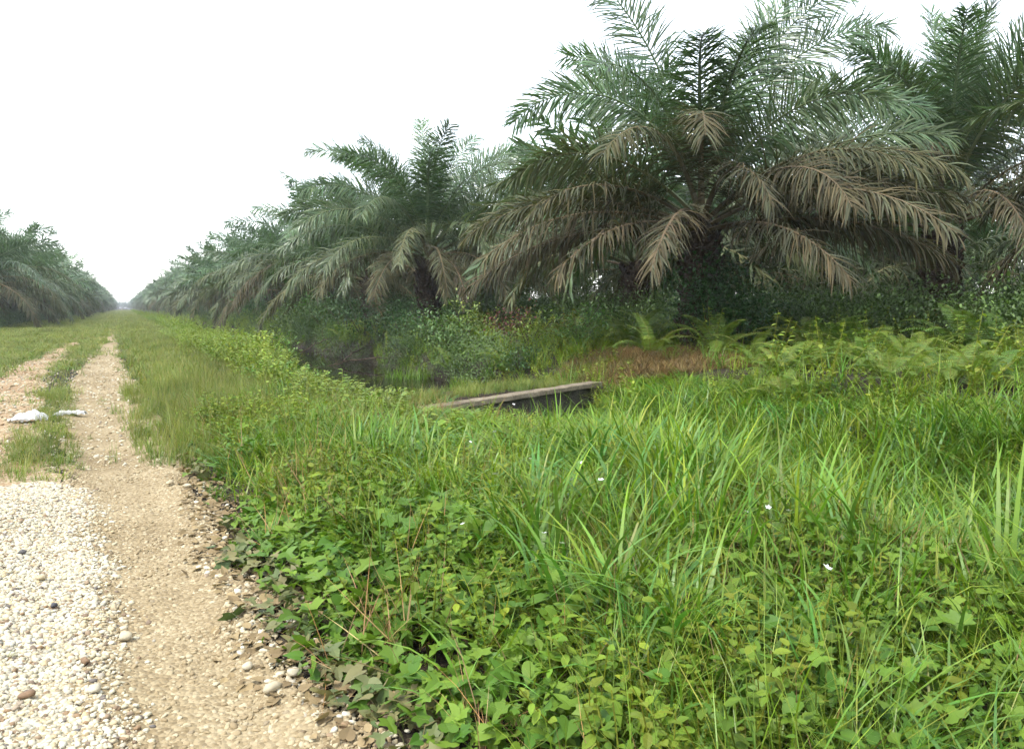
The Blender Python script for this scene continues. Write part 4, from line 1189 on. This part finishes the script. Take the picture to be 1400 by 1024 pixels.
# dry brown mat of dead grass on the far bank
THATCH = [grass_clump('thatch_%d' % i, M['thatch'], 40, .10, .26, .008, .14, (.4, 1.3), (.1, .8), 3, 660 + i, dry=0) for i in range(4)]
x, y, g = wedge(11.5, 19.5, 150, 27, 48, 55)
gx, gy_ = (x - 10.1) / 2.7, (y - 13.2) / 2.2
ok = (g.random(len(x)) < np.clip(1.5 - np.hypot(gx, gy_) * 1.3, 0, 1)) & (x > 7.9)
place('dead_grass', THATCH, x[ok], y[ok], g, .8, 1.3, 'flattened rust brown dead grass on the bank beyond the head wall', 'dead grass', tilt=.2)
# green low plants of the far bank
x, y, g = wedge(8, 42, 16, 8, 76, 56)
brown = np.hypot((x - 10.1) / 2.7, (y - 13.2) / 2.2)
ok = (x > 7.0) & (height(x, y) > WATER_Z + .04) & (x < 17) & (g.random(len(x)) < np.where((x < 11.5) & (y > 15), .5, 1) * (.1 + 1.2 * sstep(.35, .65, fbm(x * .8, y * .8)))) & ((brown > 1.0) | (g.random(len(x)) < .16))
place('bank_plants', HERB + HERB + MIDG + HERB_L[:1], x[ok], y[ok], g, .8, 1.5, 'low mixed green plants covering the far bank', 'plants')
x, y, g = wedge(13, 60, 9, 7, 34, 59)
z_ = height(x, y)
ok = (x > 6.9) & (x < 9.6) & (z_ > WATER_Z + .03) & ((x - 8.3) ** 2 + (y - 13.5) ** 2 > 2) & (g.random(len(x)) < 1.1 - .35 * (y / 60))
place('slope_plants', HERB + SHORT[:2] + MIDG[:2], x[ok], y[ok], g, .7, 1.4, 'plants hanging down the far slope of the canal', 'plants', tilt=.3)
gg = np.random.default_rng(64); k = 5200
y = 42 * 10 ** (gg.random(k) * .9); x = gg.uniform(2.6, 10.2, k)
ok = height(x, y) > WATER_Z - .2
place('bank_plants', HERB_L + MIDG, x[ok], y[ok], gg, 1.0, 1.6, 'weeds lining both canal banks in the distance', 'plants', tilt=.25)
# dark undergrowth beneath the palms
DARK = []
for i in range(4):
    r = random.Random(950 + i); mb = MB()
    for j in range(620):
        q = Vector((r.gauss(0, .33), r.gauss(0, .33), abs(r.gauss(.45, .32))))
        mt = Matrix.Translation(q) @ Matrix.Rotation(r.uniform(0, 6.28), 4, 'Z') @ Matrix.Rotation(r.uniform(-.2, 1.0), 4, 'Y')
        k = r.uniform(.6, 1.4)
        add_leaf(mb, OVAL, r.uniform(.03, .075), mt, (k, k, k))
    DARK.append(mb.mesh('undergrowth_%d' % i, M['dark']))
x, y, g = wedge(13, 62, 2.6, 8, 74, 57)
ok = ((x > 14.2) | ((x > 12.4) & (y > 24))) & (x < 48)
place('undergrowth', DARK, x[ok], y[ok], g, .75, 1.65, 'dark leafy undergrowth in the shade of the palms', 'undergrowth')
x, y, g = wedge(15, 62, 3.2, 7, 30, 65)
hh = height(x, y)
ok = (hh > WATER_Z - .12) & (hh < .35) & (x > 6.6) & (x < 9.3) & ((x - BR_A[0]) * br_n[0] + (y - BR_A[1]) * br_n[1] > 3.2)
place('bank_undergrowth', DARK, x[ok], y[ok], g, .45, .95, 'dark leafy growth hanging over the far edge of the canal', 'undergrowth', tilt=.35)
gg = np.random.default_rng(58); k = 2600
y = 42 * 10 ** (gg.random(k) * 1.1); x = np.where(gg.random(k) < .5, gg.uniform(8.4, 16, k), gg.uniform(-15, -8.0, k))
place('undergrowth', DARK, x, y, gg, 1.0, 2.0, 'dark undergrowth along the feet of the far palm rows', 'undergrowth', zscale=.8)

# ------------------------------------------------------------------ small white flowers
fl = MB()
for k in range(5):
    a = k * 1.2566
    d = Vector((math.cos(a), math.sin(a), .25)); s = Vector((-d.y, d.x, 0))
    fl.add([Vector((0, 0, 0)), d * .55 + s * .32, d + Vector((0, 0, .05)), d * .55 - s * .32], [(0, 1, 2, 3)])
FL = fl.mesh('white_flower', M['petal'])
r = random.Random(90)
for i in range(34):
    th = math.radians(r.uniform(22, 52)); d = r.uniform(3.6, 9.0)
    x, y = d * math.sin(th), d * math.cos(th)
    if x > 4.4: continue
    o = link('white_flower', FL, None, (x, y, float(height(x, y)) + float(canopy(x, y)) + r.uniform(.06, .2)), (r.uniform(-.6, .6), r.uniform(-.6, .6), r.uniform(0, 6)), r.uniform(.013, .024))
    tag(o, 'tiny white flower dotted over the green verge', 'flower', 'tiny white flowers')

# ------------------------------------------------------------------ humid air
hz = MB()
X0, X1, Y0, Y1, Z0, Z1 = -960, 960, -120, 2700, -4, 14
hz.add([(X0, Y0, Z0), (X1, Y0, Z0), (X1, Y1, Z0), (X0, Y1, Z0), (X0, Y0, Z1), (X1, Y0, Z1), (X1, Y1, Z1), (X0, Y1, Z1)],
       [(3, 2, 1, 0), (4, 5, 6, 7), (0, 1, 5, 4), (1, 2, 6, 5), (2, 3, 7, 6), (3, 0, 4, 7)])
m, n, l, out = nodes_of('haze')
pv = n.new('ShaderNodeVolumePrincipled')
pv.inputs['Color'].default_value = (.90, .94, 1.0, 1)
pv.inputs['Density'].default_value = HAZE_DENSITY
pv.inputs['Anisotropy'].default_value = .2
l.new(pv.outputs[0], out.inputs['Volume'])
tag(link('haze', hz.mesh('haze', m)), 'thin humid haze over the plantation and the track', 'haze', kind='stuff')
